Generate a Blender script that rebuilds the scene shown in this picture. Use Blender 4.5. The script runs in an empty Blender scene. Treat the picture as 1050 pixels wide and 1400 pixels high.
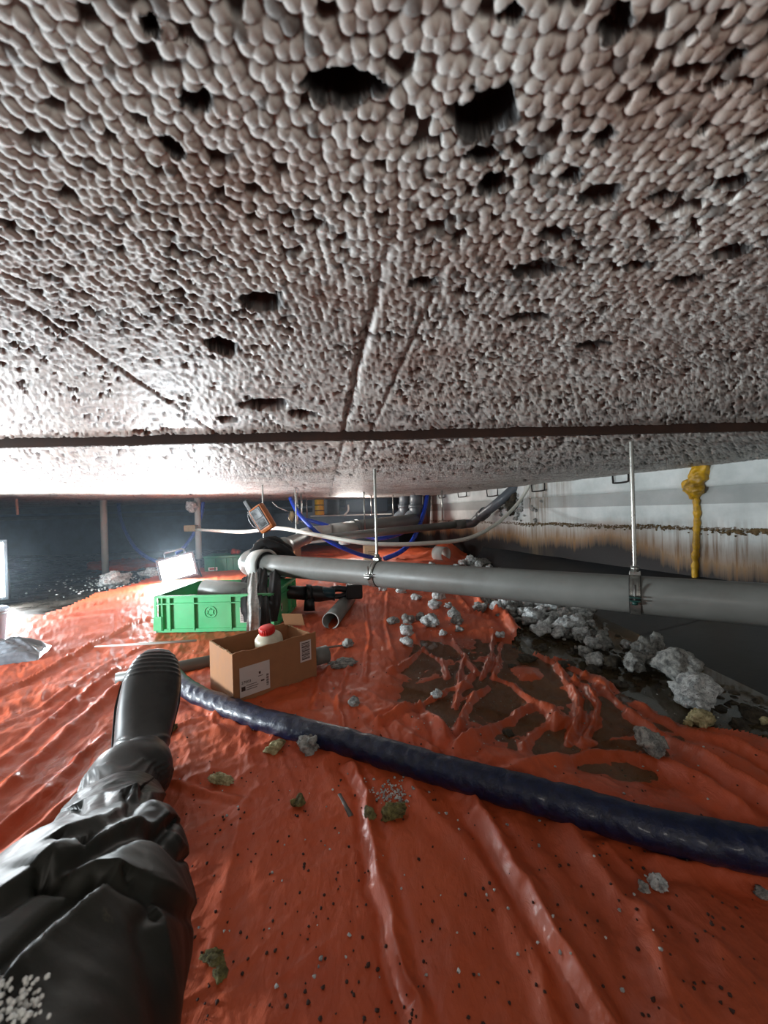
import bpy, bmesh, math, random
import numpy as np
from mathutils import Vector, Matrix, noise as mn

random.seed(7)
SC = bpy.context.scene
COL = SC.collection
PI = math.pi

# ------------------------------------------------------------------ camera
FPX, CX, CY, ROLL = 530.0, 525.0, 700.0, 0.028
CAMZ, CEIL = 0.53, 0.74
RIGHT = Vector((math.cos(ROLL), 0, -math.sin(ROLL)))
UP = Vector((math.sin(ROLL), 0, math.cos(ROLL)))
FWD = Vector((0, 1, 0))
CAM = Vector((0, 0, CAMZ))
cam_d = bpy.data.cameras.new('camera')
cam_d.sensor_fit = 'VERTICAL'; cam_d.sensor_height = 24; cam_d.sensor_width = 18
cam_d.lens = 24 * FPX / 1400
cam_d.clip_start = 0.01; cam_d.clip_end = 60
cam_d.dof.use_dof = True; cam_d.dof.focus_distance = 1.3; cam_d.dof.aperture_fstop = 7.0
cam = bpy.data.objects.new('camera', cam_d); COL.objects.link(cam)
M3 = Matrix((RIGHT, UP, -FWD)).transposed()
cam.matrix_world = Matrix.Translation(CAM) @ M3.to_4x4()
SC.camera = cam

# ------------------------------------------------------------------ world, lamps, exposure
w = bpy.data.worlds.new('world'); SC.world = w; w.use_nodes = True
w.node_tree.nodes['Background'].inputs[0].default_value = (0.8, 0.85, 0.95, 1)
w.node_tree.nodes['Background'].inputs[1].default_value = 0.2
SC.view_settings.view_transform = 'Standard'; SC.view_settings.look = 'None'
SC.view_settings.exposure = 0.30; SC.view_settings.gamma = 1.0
SC.view_settings.use_curve_mapping = False

def area(name, loc, target, sx, sy, power, color=(1, 1, 1), spread=PI):
    d = bpy.data.lights.new(name, 'AREA'); d.shape = 'RECTANGLE'; d.size = sx; d.size_y = sy
    d.energy = power; d.color = color; d.spread = spread
    o = bpy.data.objects.new(name, d); COL.objects.link(o); o.location = loc
    o.rotation_euler = (Vector(target) - Vector(loc)).to_track_quat('-Z', 'Y').to_euler()
    return o
def point(name, loc, power, radius=0.03, color=(1, 1, 1)):
    d = bpy.data.lights.new(name, 'POINT'); d.energy = power; d.shadow_soft_size = radius; d.color = color
    o = bpy.data.objects.new(name, d); COL.objects.link(o); o.location = loc
    return o
COOL = (0.86, 0.95, 1.0)
LAMP_L = Vector((-2.62, 2.45, 0.22))          # site lamp standing just left of the frame
LAMP_F = Vector((-1.72, 3.18, 0.19))          # the floodlight in view
area('flood_light_left', LAMP_L + Vector((0.05, -0.03, 0)), (0.6, 0.6, 0.35), 0.30, 0.22, 21, COOL)
point('flood_spill_left', LAMP_L + Vector((0.12, -0.1, 0.02)), 9, 0.06, COOL)
area('floodlight_beam', LAMP_F + Vector((0.03, -0.05, 0.0)), (0.1, 0.0, 0.60), 0.24, 0.17, 34, COOL)
area('work_lamp_left', (-2.0, 0.75, 0.24), (0.7, 1.5, 0.50), 0.35, 0.25, 40, COOL)
# unseen fill lights added behind the camera to lift the near scene
area('fill_camera', (0.12, -0.30, 0.60), (0.2, 2.0, 0.25), 0.25, 0.12, 1.0, (1.0, 0.94, 0.86))
area('fill_behind_right', (1.35, -0.5, 0.35), (0.4, 2.2, 0.7), 0.3, 0.2, 1.6, (1.0, 0.95, 0.88))
area('far_light', (-0.4, 4.75, 0.62), (0.9, 3.2, 0.45), 0.4, 0.12, 9, (1.0, 0.96, 0.9))  # area light at the far end, aimed towards the right wall

# ------------------------------------------------------------------ pixel to place helpers
def P(u, v, Y):
    return CAM + RIGHT * ((u - CX) / FPX * Y) + UP * ((CY - v) / FPX * Y) + FWD * Y
def ray(u, v):
    return RIGHT * ((u - CX) / FPX) + UP * ((CY - v) / FPX) + FWD
def F(u, v, h=0.0):
    d = ray(u, v); return CAM + d * ((h - CAMZ) / d.z)
def C(u, v, h=CEIL):
    d = ray(u, v); return CAM + d * ((h - CAMZ) / d.z)
def proj(V):
    X = V[:, 0]; Y = np.maximum(V[:, 1], 0.02); Z = V[:, 2] - CAMZ
    r = (X * RIGHT.x + Z * RIGHT.z) / Y; q = (X * UP.x + Z * UP.z) / Y
    return CX + r * FPX, CY - q * FPX

# ------------------------------------------------------------------ numpy noise
def _h(ix, iy, s):
    n = (ix * 374761393 + iy * 668265263 + s * 1442695041) & 0xffffffff
    n = ((n ^ (n >> 13)) * 1274126177) & 0xffffffff
    return ((n ^ (n >> 16)) & 0xffff) / 65535.0
def vnoise(x, y, s=0):
    ix = np.floor(x).astype(np.int64); iy = np.floor(y).astype(np.int64)
    fx = x - ix; fy = y - iy
    fx = fx * fx * fx * (fx * (fx * 6 - 15) + 10); fy = fy * fy * fy * (fy * (fy * 6 - 15) + 10)
    a = _h(ix, iy, s); b = _h(ix + 1, iy, s); c = _h(ix, iy + 1, s); d = _h(ix + 1, iy + 1, s)
    return (a * (1 - fx) + b * fx) * (1 - fy) + (c * (1 - fx) + d * fx) * fy * 1.0
def fbm(x, y, o=4, s=0, g=0.5):
    t = 0; a = 1; n = 0
    for i in range(o):
        t = t + a * (vnoise(x, y, s + i) - 0.5); n += a; a *= g; x = x * 2.03 + 7.1; y = y * 2.03 + 3.7
    return t / n * 2
def ridged(x, y, o=3, s=0, g=0.5):
    t = 0; a = 1; n = 0
    for i in range(o):
        t = t + a * (1 - np.abs(2 * vnoise(x, y, s + i) - 1)) ** 2.2; n += a; a *= g
        x = x * 2.1 + 3.1; y = y * 2.1 + 9.7
    return t / n
def sstep(a, b, x):
    t = np.clip((x - a) / (b - a), 0, 1); return t * t * (3 - 2 * t)
def seg_dist(X, Y, pts):
    best = np.full(X.shape, 1e9); sgn = np.zeros(X.shape)
    for (ax, ay), (bx, by) in zip(pts[:-1], pts[1:]):
        dx, dy = bx - ax, by - ay; L = dx * dx + dy * dy + 1e-12
        t = np.clip(((X - ax) * dx + (Y - ay) * dy) / L, 0, 1)
        d = np.hypot(X - ax - t * dx, Y - ay - t * dy)
        m = d < best; best = np.where(m, d, best)
        sgn = np.where(m, np.sign(dx * (Y - ay) - dy * (X - ax)), sgn)
    return best, sgn
def inside(X, Y, poly):
    r = np.zeros(X.shape, bool); n = len(poly)
    for i in range(n):
        x1, y1 = poly[i]; x2, y2 = poly[(i + 1) % n]
        if y1 == y2: continue
        c = ((y1 > Y) != (y2 > Y)) & (X < (x2 - x1) * (Y - y1) / (y2 - y1) + x1)
        r ^= c
    return r

# ------------------------------------------------------------------ materials
def lin(c):
    return tuple(((x / 255) / 12.92 if x / 255 <= 0.04045 else ((x / 255 + 0.055) / 1.055) ** 2.4) for x in c) + (1,)
class NT:
    def __init__(s, name):
        s.m = bpy.data.materials.new(name); s.m.use_nodes = True; s.t = s.m.node_tree
        s.b = s.t.nodes['Principled BSDF']
    def n(s, typ, **kw):
        x = s.t.nodes.new(typ)
        for k, v in kw.items():
            if k.startswith('i_'):
                x.inputs[int(k[2:])].default_value = v
            else: setattr(x, k, v)
        return x
    def l(s, a, b): s.t.links.new(a, b)
    def coord(s, scale=(1, 1, 1), obj=True):
        tc = s.n('ShaderNodeTexCoord'); mp = s.n('ShaderNodeMapping'); mp.inputs['Scale'].default_value = scale
        s.l(tc.outputs['Object' if obj else 'Generated'], mp.inputs[0]); return mp.outputs[0]
    def pos(s, scale=(1, 1, 1)):
        g = s.n('ShaderNodeNewGeometry'); mp = s.n('ShaderNodeMapping'); mp.inputs['Scale'].default_value = scale
        s.l(g.outputs['Position'], mp.inputs[0]); return mp.outputs[0]
    def noise(s, vec, scale, detail=4, rough=0.55, dist=0):
        x = s.n('ShaderNodeTexNoise'); x.inputs['Scale'].default_value = scale; x.inputs['Detail'].default_value = detail
        x.inputs['Roughness'].default_value = rough; x.inputs['Distortion'].default_value = dist
        s.l(vec, x.inputs['Vector']); return x.outputs[0]
    def ramp(s, fac, stops, interp='LINEAR'):
        r = s.n('ShaderNodeValToRGB'); e = r.color_ramp; e.interpolation = interp
        while len(e.elements) < len(stops): e.elements.new(0.5)
        for i, (p, c) in enumerate(stops):
            e.elements[i].position = p; e.elements[i].color = c if len(c) == 4 else tuple(c) + (1,)
        s.l(fac, r.inputs[0]); return r.outputs[0]
    def mix(s, fac, a, b, typ='MIX'):
        x = s.n('ShaderNodeMix', data_type='RGBA', blend_type=typ)
        for sock, v in ((x.inputs['Factor'], fac), (x.inputs['A'], a), (x.inputs['B'], b)):
            if isinstance(v, (int, float)): sock.default_value = v
            elif isinstance(v, tuple): sock.default_value = v
            else: s.l(v, sock)
        return x.outputs['Result']
    def math(s, op, a, b=0.0):
        x = s.n('ShaderNodeMath', operation=op)
        for i, v in enumerate((a, b)):
            if isinstance(v, (int, float)): x.inputs[i].default_value = v
            else: s.l(v, x.inputs[i])
        return x.outputs[0]
    def bump(s, h, strength=0.3, dist=0.01, prev=None):
        x = s.n('ShaderNodeBump'); x.inputs['Strength'].default_value = strength; x.inputs['Distance'].default_value = dist
        s.l(h, x.inputs['Height'])
        if prev is not None: s.l(prev, x.inputs['Normal'])
        return x.outputs[0]
    def set(s, **kw):
        names = dict(color='Base Color', rough='Roughness', metal='Metallic', normal='Normal', coat='Coat Weight',
                     coat_rough='Coat Roughness', spec='Specular IOR Level', trans='Transmission Weight', ior='IOR',
                     emit='Emission Color', emit_s='Emission Strength', alpha='Alpha', sss='Subsurface Weight')
        for k, v in kw.items():
            sock = s.b.inputs[names[k]]
            if isinstance(v, (int, float, tuple)): sock.default_value = v
            else: s.l(v, sock)
        return s.m
def simple(name, rgb, rough=0.5, metal=0.0, var=0.25, scale=30, bump=0.1, bd=0.002, dirt=None, dirt_amt=0.5, **kw):
    t = NT(name); c = lin(rgb); v = t.coord()
    n = t.noise(v, scale, 5, 0.6)
    dark = tuple(x * (1 - var) for x in c[:3]) + (1,); lite = tuple(min(1, x * (1 + var * 0.6)) for x in c[:3]) + (1,)
    col = t.ramp(n, [(0.3, dark), (0.7, lite)])
    if dirt:
        d = t.noise(v, scale * 0.35, 6, 0.7); f = t.ramp(d, [(0.48, (0, 0, 0)), (0.62, (dirt_amt,) * 3)])
        col = t.mix(f, col, lin(dirt))
    r = t.ramp(n, [(0.3, (max(0, rough - 0.08),) * 3), (0.7, (min(1, rough + 0.1),) * 3)])
    t.set(color=col, rough=r, metal=metal, normal=t.bump(n, bump, bd), **kw)
    return t.m
def emitter(name, color, s):
    t = NT(name); return t.set(color=(0.9, 0.9, 0.9, 1), emit=color + (1,), emit_s=s)

MAT = {}
# foam ceiling: expanded bead board with mould stains; attribute 'pit': mouldy beads, plus shade painted into gaps and crumbled holes
def mat_foam():
    t = NT('bead_foam'); p = t.pos()
    vo = t.n('ShaderNodeTexVoronoi'); vo.inputs['Scale'].default_value = 125; t.l(p, vo.inputs['Vector'])
    n1 = t.noise(p, 3.2, 4, 0.6); n2 = t.noise(p, 42, 4, 0.65); n3 = t.noise(p, 9, 5, 0.6)
    col = t.ramp(n1, [(0.3, lin((166, 160, 154))), (0.5, lin((204, 203, 197))), (0.72, lin((178, 170, 158)))])
    warm = t.ramp(n3, [(0.50, (0, 0, 0)), (0.68, (0.6,) * 3)])
    col = t.mix(warm, col, lin((150, 120, 104)))
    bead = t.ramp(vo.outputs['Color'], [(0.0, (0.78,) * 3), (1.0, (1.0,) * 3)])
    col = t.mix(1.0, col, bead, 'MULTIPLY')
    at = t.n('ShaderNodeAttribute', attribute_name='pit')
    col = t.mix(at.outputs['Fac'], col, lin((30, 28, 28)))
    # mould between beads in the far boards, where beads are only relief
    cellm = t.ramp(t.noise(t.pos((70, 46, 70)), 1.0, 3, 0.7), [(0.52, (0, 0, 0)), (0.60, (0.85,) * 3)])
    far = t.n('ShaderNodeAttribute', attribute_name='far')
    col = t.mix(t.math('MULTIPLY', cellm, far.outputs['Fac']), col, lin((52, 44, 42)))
    d = t.ramp(vo.outputs['Distance'], [(0.0, (1,) * 3), (0.75, (0,) * 3)])
    b = t.bump(t.math('MULTIPLY', d, far.outputs['Fac']), 0.9, 0.005)
    b = t.bump(n2, 0.18, 0.002, b)
    return t.set(color=col, rough=0.55, normal=b, spec=0.45)
MAT['foam'] = mat_foam()
MAT['slab'] = simple('slab_concrete', (92, 92, 92), 0.8, var=0.3, scale=8, bump=0.3)
MAT['brown_gap'] = simple('rotten_brown', (66, 44, 34), 0.8, var=0.4, scale=30)
MAT['floor'] = None
def mat_floor():
    t = NT('wet_dark_floor'); p = t.pos()
    n = t.noise(p, 5, 5, 0.6); n2 = t.noise(p, 60, 4, 0.6)
    col = t.ramp(n, [(0.3, lin((20, 19, 18))), (0.7, lin((52, 46, 38)))])
    return t.set(color=col, rough=t.ramp(n, [(0.35, (0.12,) * 3), (0.65, (0.5,) * 3)]), normal=t.bump(n2, 0.25, 0.004))
MAT['floor'] = mat_floor()
def mat_tarp():
    t = NT('orange_tarpaulin'); p = t.pos()
    n1 = t.noise(p, 2.6, 4, 0.6); n2 = t.noise(t.pos((60, 22, 22)), 1.0, 5, 0.6, 0.6); n3 = t.noise(p, 150, 3, 0.6)
    col = t.ramp(n1, [(0.3, lin((180, 72, 38))), (0.7, lin((212, 95, 50)))])
    sp = t.n('ShaderNodeTexVoronoi'); sp.inputs['Scale'].default_value = 46; t.l(p, sp.inputs['Vector'])
    spk = t.ramp(sp.outputs['Distance'], [(0.03, (1,) * 3), (0.07, (0,) * 3)])
    keep = t.ramp(t.noise(p, 7, 3, 0.6), [(0.54, (0,) * 3), (0.62, (0.6,) * 3)])
    col = t.mix(t.math('MULTIPLY', spk, keep), col, lin((74, 34, 20)))
    mud = t.ramp(t.noise(p, 6.5, 6, 0.7), [(0.60, (0,) * 3), (0.74, (0.55,) * 3)])
    col = t.mix(mud, col, lin((120, 58, 34)))
    at = t.n('ShaderNodeAttribute', attribute_name='mud')
    col = t.mix(at.outputs['Fac'], col, lin((96, 46, 26)))
    dry = t.ramp(t.noise(p, 4.5, 5, 0.65), [(0.35, (0.46,) * 3), (0.65, (0.66,) * 3)])
    wt = t.n('ShaderNodeAttribute', attribute_name='wet')
    rough = t.mix(wt.outputs['Fac'], dry, (0.22, 0.22, 0.22, 1))
    b = t.bump(n2, 0.4, 0.006); b = t.bump(n3, 0.25, 0.002, b)
    return t.set(color=col, rough=rough, normal=b, coat=0.08, coat_rough=0.2)
MAT['tarp'] = mat_tarp()
def mat_water():
    t = NT('murky_water'); p = t.pos()
    n = t.noise(p, 9, 3, 0.5)
    col = t.ramp(t.noise(p, 3, 4, 0.6), [(0.3, lin((70, 56, 34))), (0.7, lin((104, 90, 64)))])
    return t.set(color=col, rough=0.04, normal=t.bump(n, 0.05, 0.004), ior=1.33, alpha=0.62)
MAT['water'] = mat_water()
def mat_wall():
    t = NT('stained_wall'); g = t.n('ShaderNodeNewGeometry'); sep = t.n('ShaderNodeSeparateXYZ'); t.l(g.outputs['Position'], sep.inputs[0])
    z = sep.outputs['Z']; p = t.pos()
    base = t.ramp(t.noise(p, 5, 5, 0.6), [(0.3, lin((190, 198, 196))), (0.7, lin((230, 234, 232)))])
    # grey coating band under the ceiling strip
    band = t.math('MULTIPLY', t.math('GREATER_THAN', z, 0.525), t.math('LESS_THAN', z, 0.612))
    base = t.mix(t.math('MULTIPLY', band, 0.6), base, lin((132, 134, 132)))
    streak = t.noise(t.pos((44, 44, 1.8)), 1.0, 5, 0.65)
    st = t.ramp(streak, [(0.44, (0,) * 3), (0.60, (1,) * 3)])
    below = t.n('ShaderNodeMapRange', i_1=0.46, i_2=0.30); t.l(z, below.inputs[0])
    col = t.mix(t.math('MULTIPLY', st, t.math('MULTIPLY', below.outputs[0], 0.85)), base, lin((120, 88, 52)))
    # dark brown tide: height varies along the wall
    off = t.math('MULTIPLY', t.math('SUBTRACT', t.noise(t.pos((2.2, 2.2, 0)), 1.0, 3, 0.6), 0.5), 0.26)
    off2 = t.math('MULTIPLY', t.math('SUBTRACT', streak, 0.5), 0.14)
    yr = t.n('ShaderNodeMapRange', i_1=2.5, i_2=1.85); yr.inputs[3].default_value = 0.0; yr.inputs[4].default_value = 0.06; t.l(sep.outputs['Y'], yr.inputs[0])
    zz = t.math('ADD', t.math('ADD', t.math('ADD', z, off), off2), yr.outputs[0])
    rust = t.n('ShaderNodeMapRange', i_1=0.42, i_2=0.29); t.l(zz, rust.inputs[0])
    col = t.mix(t.math('MULTIPLY', rust.outputs[0], 0.85), col, lin((138, 98, 50)))
    dark = t.n('ShaderNodeMapRange', i_1=0.30, i_2=0.225); t.l(zz, dark.inputs[0])
    col = t.mix(dark.outputs[0], col, lin((30, 24, 22)))
    # broad brown run under the foam blob
    big = t.ramp(t.noise(t.pos((1.7, 1.7, 0.35)), 1.0, 3, 0.5), [(0.57, (0,) * 3), (0.66, (0.75,) * 3)])
    col = t.mix(t.math('MULTIPLY', big, t.ramp(streak, [(0.35, (0.2,) * 3), (0.6, (1,) * 3)])), col, lin((112, 92, 66)))
    ln = t.math('ADD', z, t.math('MULTIPLY', t.math('SUBTRACT', t.noise(p, 14, 4, 0.7), 0.5), 0.05))
    lb = t.math('MULTIPLY', t.math('GREATER_THAN', ln, 0.388), t.math('LESS_THAN', ln, 0.408))
    col = t.mix(t.math('MULTIPLY', lb, t.ramp(t.noise(p, 60, 4, .7), [(.42, (0,) * 3), (.52, (.9,) * 3)])), col, lin((92, 74, 50)))
    n = t.noise(p, 70, 5, 0.65)
    return t.set(color=col, rough=0.75, normal=t.bump(n, 0.35, 0.004))
MAT['wall'] = mat_wall()
def mat_liner(name, a, b, rough=0.45):
    t = NT(name); p = t.pos()
    col = t.ramp(t.noise(p, 4, 5, 0.6), [(0.35, lin(a)), (0.7, lin(b))])
    scr = t.ramp(t.noise(t.pos((14, 3, 30)), 1.0, 6, 0.75), [(0.68, (0,) * 3), (0.74, (0.6,) * 3)])
    col = t.mix(scr, col, lin((96, 98, 100)))
    return t.set(color=col, rough=rough, normal=t.bump(t.noise(p, 18, 4, 0.6), 0.2, 0.006))
MAT['liner'] = mat_liner('black_sheet', (13, 16, 20), (26, 30, 34))
MAT['farwall'] = mat_liner('far_dark_wall', (52, 68, 90), (84, 102, 124), 0.35)  # bluish tone lifted to imitate lamp glare on the wall
MAT['farband'] = simple('far_wall_band', (78, 86, 94), 0.8, var=0.4, scale=6)
MAT['pvc'] = simple('grey_plastic_pipe', (116, 118, 114), 0.42, var=0.12, scale=9, bump=0.03, dirt=(96, 90, 84), dirt_amt=0.45)
MAT['pvc_dark'] = simple('dark_grey_pipe', (92, 98, 104), 0.4, var=0.12, scale=12, bump=0.03, dirt=(70, 68, 64))
MAT['pvc_light'] = simple('pale_pipe_end', (192, 194, 188), 0.5, var=0.1, scale=12, bump=0.02)
MAT['pvc_in'] = simple('pipe_inside', (40, 38, 36), 0.6, var=0.3, scale=20)
MAT['rubber'] = simple('black_gasket', (26, 26, 26), 0.6, var=0.2)
MAT['zinc'] = simple('galvanised_steel', (164, 164, 158), 0.32, 0.85, var=0.2, scale=80, bump=0.05)
MAT['steel_dark'] = simple('dull_steel', (110, 108, 104), 0.45, 0.7, var=0.3, scale=60)
MAT['greenbolt'] = simple('dark_green_lacquer', (14, 58, 52), 0.35, var=0.2)
MAT['white_hose'] = simple('white_plastic_hose', (226, 226, 216), 0.35, var=0.06, scale=20, bump=0.03)
MAT['blue_hose'] = simple('bright_blue_hose', (22, 62, 178), 0.3, var=0.2, scale=20, bump=0.05)
def mat_bluefilm():
    t = NT('navy_wrapped_film'); p = t.pos()
    n = t.noise(p, 90, 5, 0.65, 0.5); n2 = t.noise(p, 28, 4, 0.6)
    col = t.ramp(n, [(0.3, lin((3, 12, 34))), (0.7, lin((6, 26, 66)))])
    return t.set(color=col, rough=0.42, normal=t.bump(n, 0.5, 0.004, t.bump(n2, 0.35, 0.004)), coat=0.2, coat_rough=0.15)
MAT['bluefilm'] = mat_bluefilm()
MAT['green'] = simple('green_crate_plastic', (84, 186, 124), 0.42, var=0.1, scale=10, bump=0.03, dirt=(120, 130, 100), dirt_amt=0.25)
MAT['dkgreen'] = simple('dark_green_plastic', (18, 104, 72), 0.4, var=0.15, scale=14)
MAT['card'] = simple('brown_cardboard', (156, 110, 74), 0.85, var=0.12, scale=25, bump=0.06)
MAT['card_edge'] = simple('torn_card_edge', (205, 180, 142), 0.9, var=0.15, scale=60)
MAT['paper'] = simple('label_paper', (206, 196, 190), 0.7, var=0.06, scale=30)
MAT['ink'] = simple('label_ink', (70, 50, 44), 0.8, var=0.1)
MAT['bottle'] = simple('cream_bottle_plastic', (206, 200, 178), 0.4, var=0.12, scale=18, dirt=(150, 140, 112), dirt_amt=0.5)
MAT['redcap'] = simple('red_cap_plastic', (206, 30, 22), 0.4, var=0.12, scale=20)
MAT['bootrub'] = simple('black_boot_rubber', (20, 21, 22), 0.42, var=0.2, scale=16, bump=0.05, dirt=(64, 66, 64), dirt_amt=0.35)
MAT['sole'] = simple('boot_sole_rubber', (17, 17, 17), 0.4, var=0.2)
def mat_wader():
    t = NT('black_wader_fabric'); p = t.pos()
    n = t.noise(p, 7, 5, 0.6); f = t.noise(p, 260, 3, 0.6)
    col = t.ramp(n, [(0.3, lin((15, 17, 16))), (0.75, lin((44, 44, 36)))])
    mud = t.ramp(t.noise(p, 16, 6, 0.75), [(0.63, (0,) * 3), (0.72, (0.6,) * 3)])
    col = t.mix(mud, col, lin((96, 88, 64)))
    return t.set(color=col, rough=t.ramp(n, [(0.3, (0.40,) * 3), (0.7, (0.6,) * 3)]), normal=t.bump(f, 0.12, 0.001, t.bump(n, 0.2, 0.01)), coat=0.0, spec=0.35)
MAT['wader'] = mat_wader()
MAT['fabric'] = simple('black_fabric', (28, 27, 27), 0.8, var=0.4, scale=60, bump=0.4, bd=0.003)
MAT['grey_strap'] = simple('silvery_grey_fabric', (176, 178, 174), 0.45, var=0.45, scale=60, bump=0.5, bd=0.004)
MAT['greybag'] = simple('silver_plastic_sheet', (132, 138, 146), 0.25, 0.2, var=0.4, scale=20, bump=0.2, bd=0.005)
MAT['bucket'] = simple('pale_blue_bucket_plastic', (182, 200, 222), 0.4, var=0.08)
MAT['orange'] = simple('orange_shell', (168, 92, 34), 0.4, var=0.15)
MAT['tool'] = simple('black_tool_housing', (24, 26, 28), 0.42, var=0.25, scale=30)
MAT['teal'] = simple('teal_tool_body', (20, 62, 72), 0.38, var=0.15)
MAT['screen'] = simple('grey_display', (40, 42, 42), 0.2, var=0.1)
MAT['yellowfoam'] = simple('yellow_sprayed_foam', (206, 158, 24), 0.45, var=0.35, scale=14, bump=0.3, bd=0.006, dirt=(92, 66, 22), dirt_amt=0.8)
MAT['yellow'] = simple('yellow_drum_plastic', (222, 178, 30), 0.4, var=0.1)
MAT['wood'] = simple('weathered_wood', (150, 134, 98), 0.8, var=0.3, scale=30)
MAT['redbrick'] = simple('red_brown_board', (140, 52, 38), 0.8, var=0.3, scale=30)
MAT['copper'] = simple('pinkish_stub', (206, 170, 150), 0.4, var=0.2)
MAT['rebar'] = simple('rusty_black_bar', (30, 25, 23), 0.7, var=0.4, scale=60)
MAT['bluetank'] = simple('dark_blue_tank', (22, 46, 70), 0.4, var=0.2)
def mat_rock(name, a, b, holes, scale=60):
    t = NT(name); v = t.coord()
    n = t.noise(v, scale, 6, 0.7)
    col = t.ramp(n, [(0.35, lin(a)), (0.6, lin(b))])
    vo = t.n('ShaderNodeTexVoronoi'); vo.inputs['Scale'].default_value = scale * 2.6; t.l(v, vo.inputs['Vector'])
    h = t.ramp(vo.outputs['Distance'], [(0.10, (holes,) * 3), (0.26, (0,) * 3)])
    col = t.mix(h, col, lin((52, 50, 48)))
    return t.set(color=col, rough=0.85, normal=t.bump(n, 1.0, 0.012))
MAT['rock_w'] = mat_rock('pale_foam_concrete', (128, 132, 134), (236, 240, 238), 0.85)
MAT['rock_g'] = mat_rock('grey_rubble', (88, 90, 90), (186, 186, 180), 0.6)
MAT['rock_d'] = mat_rock('wet_dark_rubble', (34, 30, 24), (82, 74, 60), 0.3)
MAT['rock_y'] = mat_rock('yellowish_rubble', (130, 118, 72), (216, 206, 160), 0.4)
MAT['moss'] = mat_rock('olive_insulation', (58, 52, 24), (150, 140, 84), 0.2, 90)
MAT['bead'] = simple('white_foam_bead', (226, 228, 224), 0.6, var=0.08)
MAT['crumb'] = simple('dark_crumb', (60, 34, 24), 0.8, var=0.4)

# ------------------------------------------------------------------ object helpers
def meta(o, label=None, cat=None, group=None, kind=None):
    if label: o['label'] = label
    if cat: o['category'] = cat
    if group: o['group'] = group
    if kind: o['kind'] = kind
    return o
def thing(name, label, cat, loc=(0, 0, 0), rz=0.0, group=None, rot=None):
    o = bpy.data.objects.new(name, None); COL.objects.link(o); o.empty_display_size = 0.05
    o.location = loc; o.rotation_euler = rot if rot else (0, 0, rz)
    return meta(o, label, cat, group)
def mk(name, V, Fc, mat, parent=None, smooth=True, world=False):
    """V, Fc in the parent's own frame (or world when world=True)"""
    V = [Vector(v) for v in V]
    loc = Vector((0, 0, 0))
    if parent is None:
        xs = [v.x for v in V]; ys = [v.y for v in V]; zs = [v.z for v in V]
        loc = Vector(((min(xs) + max(xs)) / 2, (min(ys) + max(ys)) / 2, min(zs)))
        V = [v - loc for v in V]
    elif world:
        bpy.context.view_layer.update()
        inv = parent.matrix_world.inverted(); V = [inv @ v for v in V]
    me = bpy.data.meshes.new(name); me.from_pydata([tuple(v) for v in V], [], Fc); me.update()
    if smooth: me.polygons.foreach_set('use_smooth', [True] * len(me.polygons))
    ms = mat if isinstance(mat, (list, tuple)) else [mat]
    for m in ms: me.materials.append(m)
    o = bpy.data.objects.new(name, me); COL.objects.link(o); o.location = loc
    if parent: o.parent = parent
    return o
def from_bm(name, bm, mat, parent=None, smooth=False, world=False):
    bm.verts.ensure_lookup_table(); bm.verts.index_update()
    V = [v.co.copy() for v in bm.verts]; Fc = [[v.index for v in f.verts] for f in bm.faces]
    bm.free(); return mk(name, V, Fc, mat, parent, smooth, world)
def bm_box(bm, x0, x1, y0, y1, z0, z1, bev=0.0, M=None):
    r = bmesh.ops.create_cube(bm, size=1.0); vs = r['verts']
    for v in vs: v.co = Vector((x0 + (v.co.x + .5) * (x1 - x0), y0 + (v.co.y + .5) * (y1 - y0), z0 + (v.co.z + .5) * (z1 - z0)))
    if bev > 0:
        es = list({e for v in vs for e in v.link_edges})
        r2 = bmesh.ops.bevel(bm, geom=es, offset=bev, segments=2, affect='EDGES', profile=0.6)
        vs = list({v for f in r2['faces'] for v in f.verts} | {v for v in vs if v.is_valid})
    if M is not None:
        bmesh.ops.transform(bm, matrix=M, verts=[v for v in vs if v.is_valid])
def box(name, x0, x1, y0, y1, z0, z1, mat, parent=None, bev=0.0, M=None, world=False):
    bm = bmesh.new(); bm_box(bm, x0, x1, y0, y1, z0, z1, bev, M); return from_bm(name, bm, mat, parent, False, world)
def smooth_path(pts, n=8):
    pts = [Vector(p) for p in pts]
    if len(pts) < 3: return [pts[0].lerp(pts[-1], i / n) for i in range(n + 1)]
    out = []; q = [2 * pts[0] - pts[1]] + pts + [2 * pts[-1] - pts[-2]]
    for i in range(1, len(q) - 2):
        p0, p1, p2, p3 = q[i - 1:i + 3]
        for k in range(n):
            t = k / n
            out.append(0.5 * ((2 * p1) + (-p0 + p2) * t + (2 * p0 - 5 * p1 + 4 * p2 - p3) * t * t + (-p0 + 3 * p1 - 3 * p2 + p3) * t ** 3))
    out.append(pts[-1]); return out
def frames(path, up=Vector((0, 0, 1))):
    fr = []; n = len(path); prev = None
    for i, p in enumerate(path):
        t = (path[min(i + 1, n - 1)] - path[max(i - 1, 0)]).normalized()
        if prev is None:
            a = up if abs(t.dot(up)) < 0.95 else Vector((1, 0, 0))
            nrm = (a - t * a.dot(t)).normalized()
        else: nrm = (prev - t * prev.dot(t)).normalized()
        prev = nrm; fr.append((p, t, nrm, t.cross(nrm)))
    return fr
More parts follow.
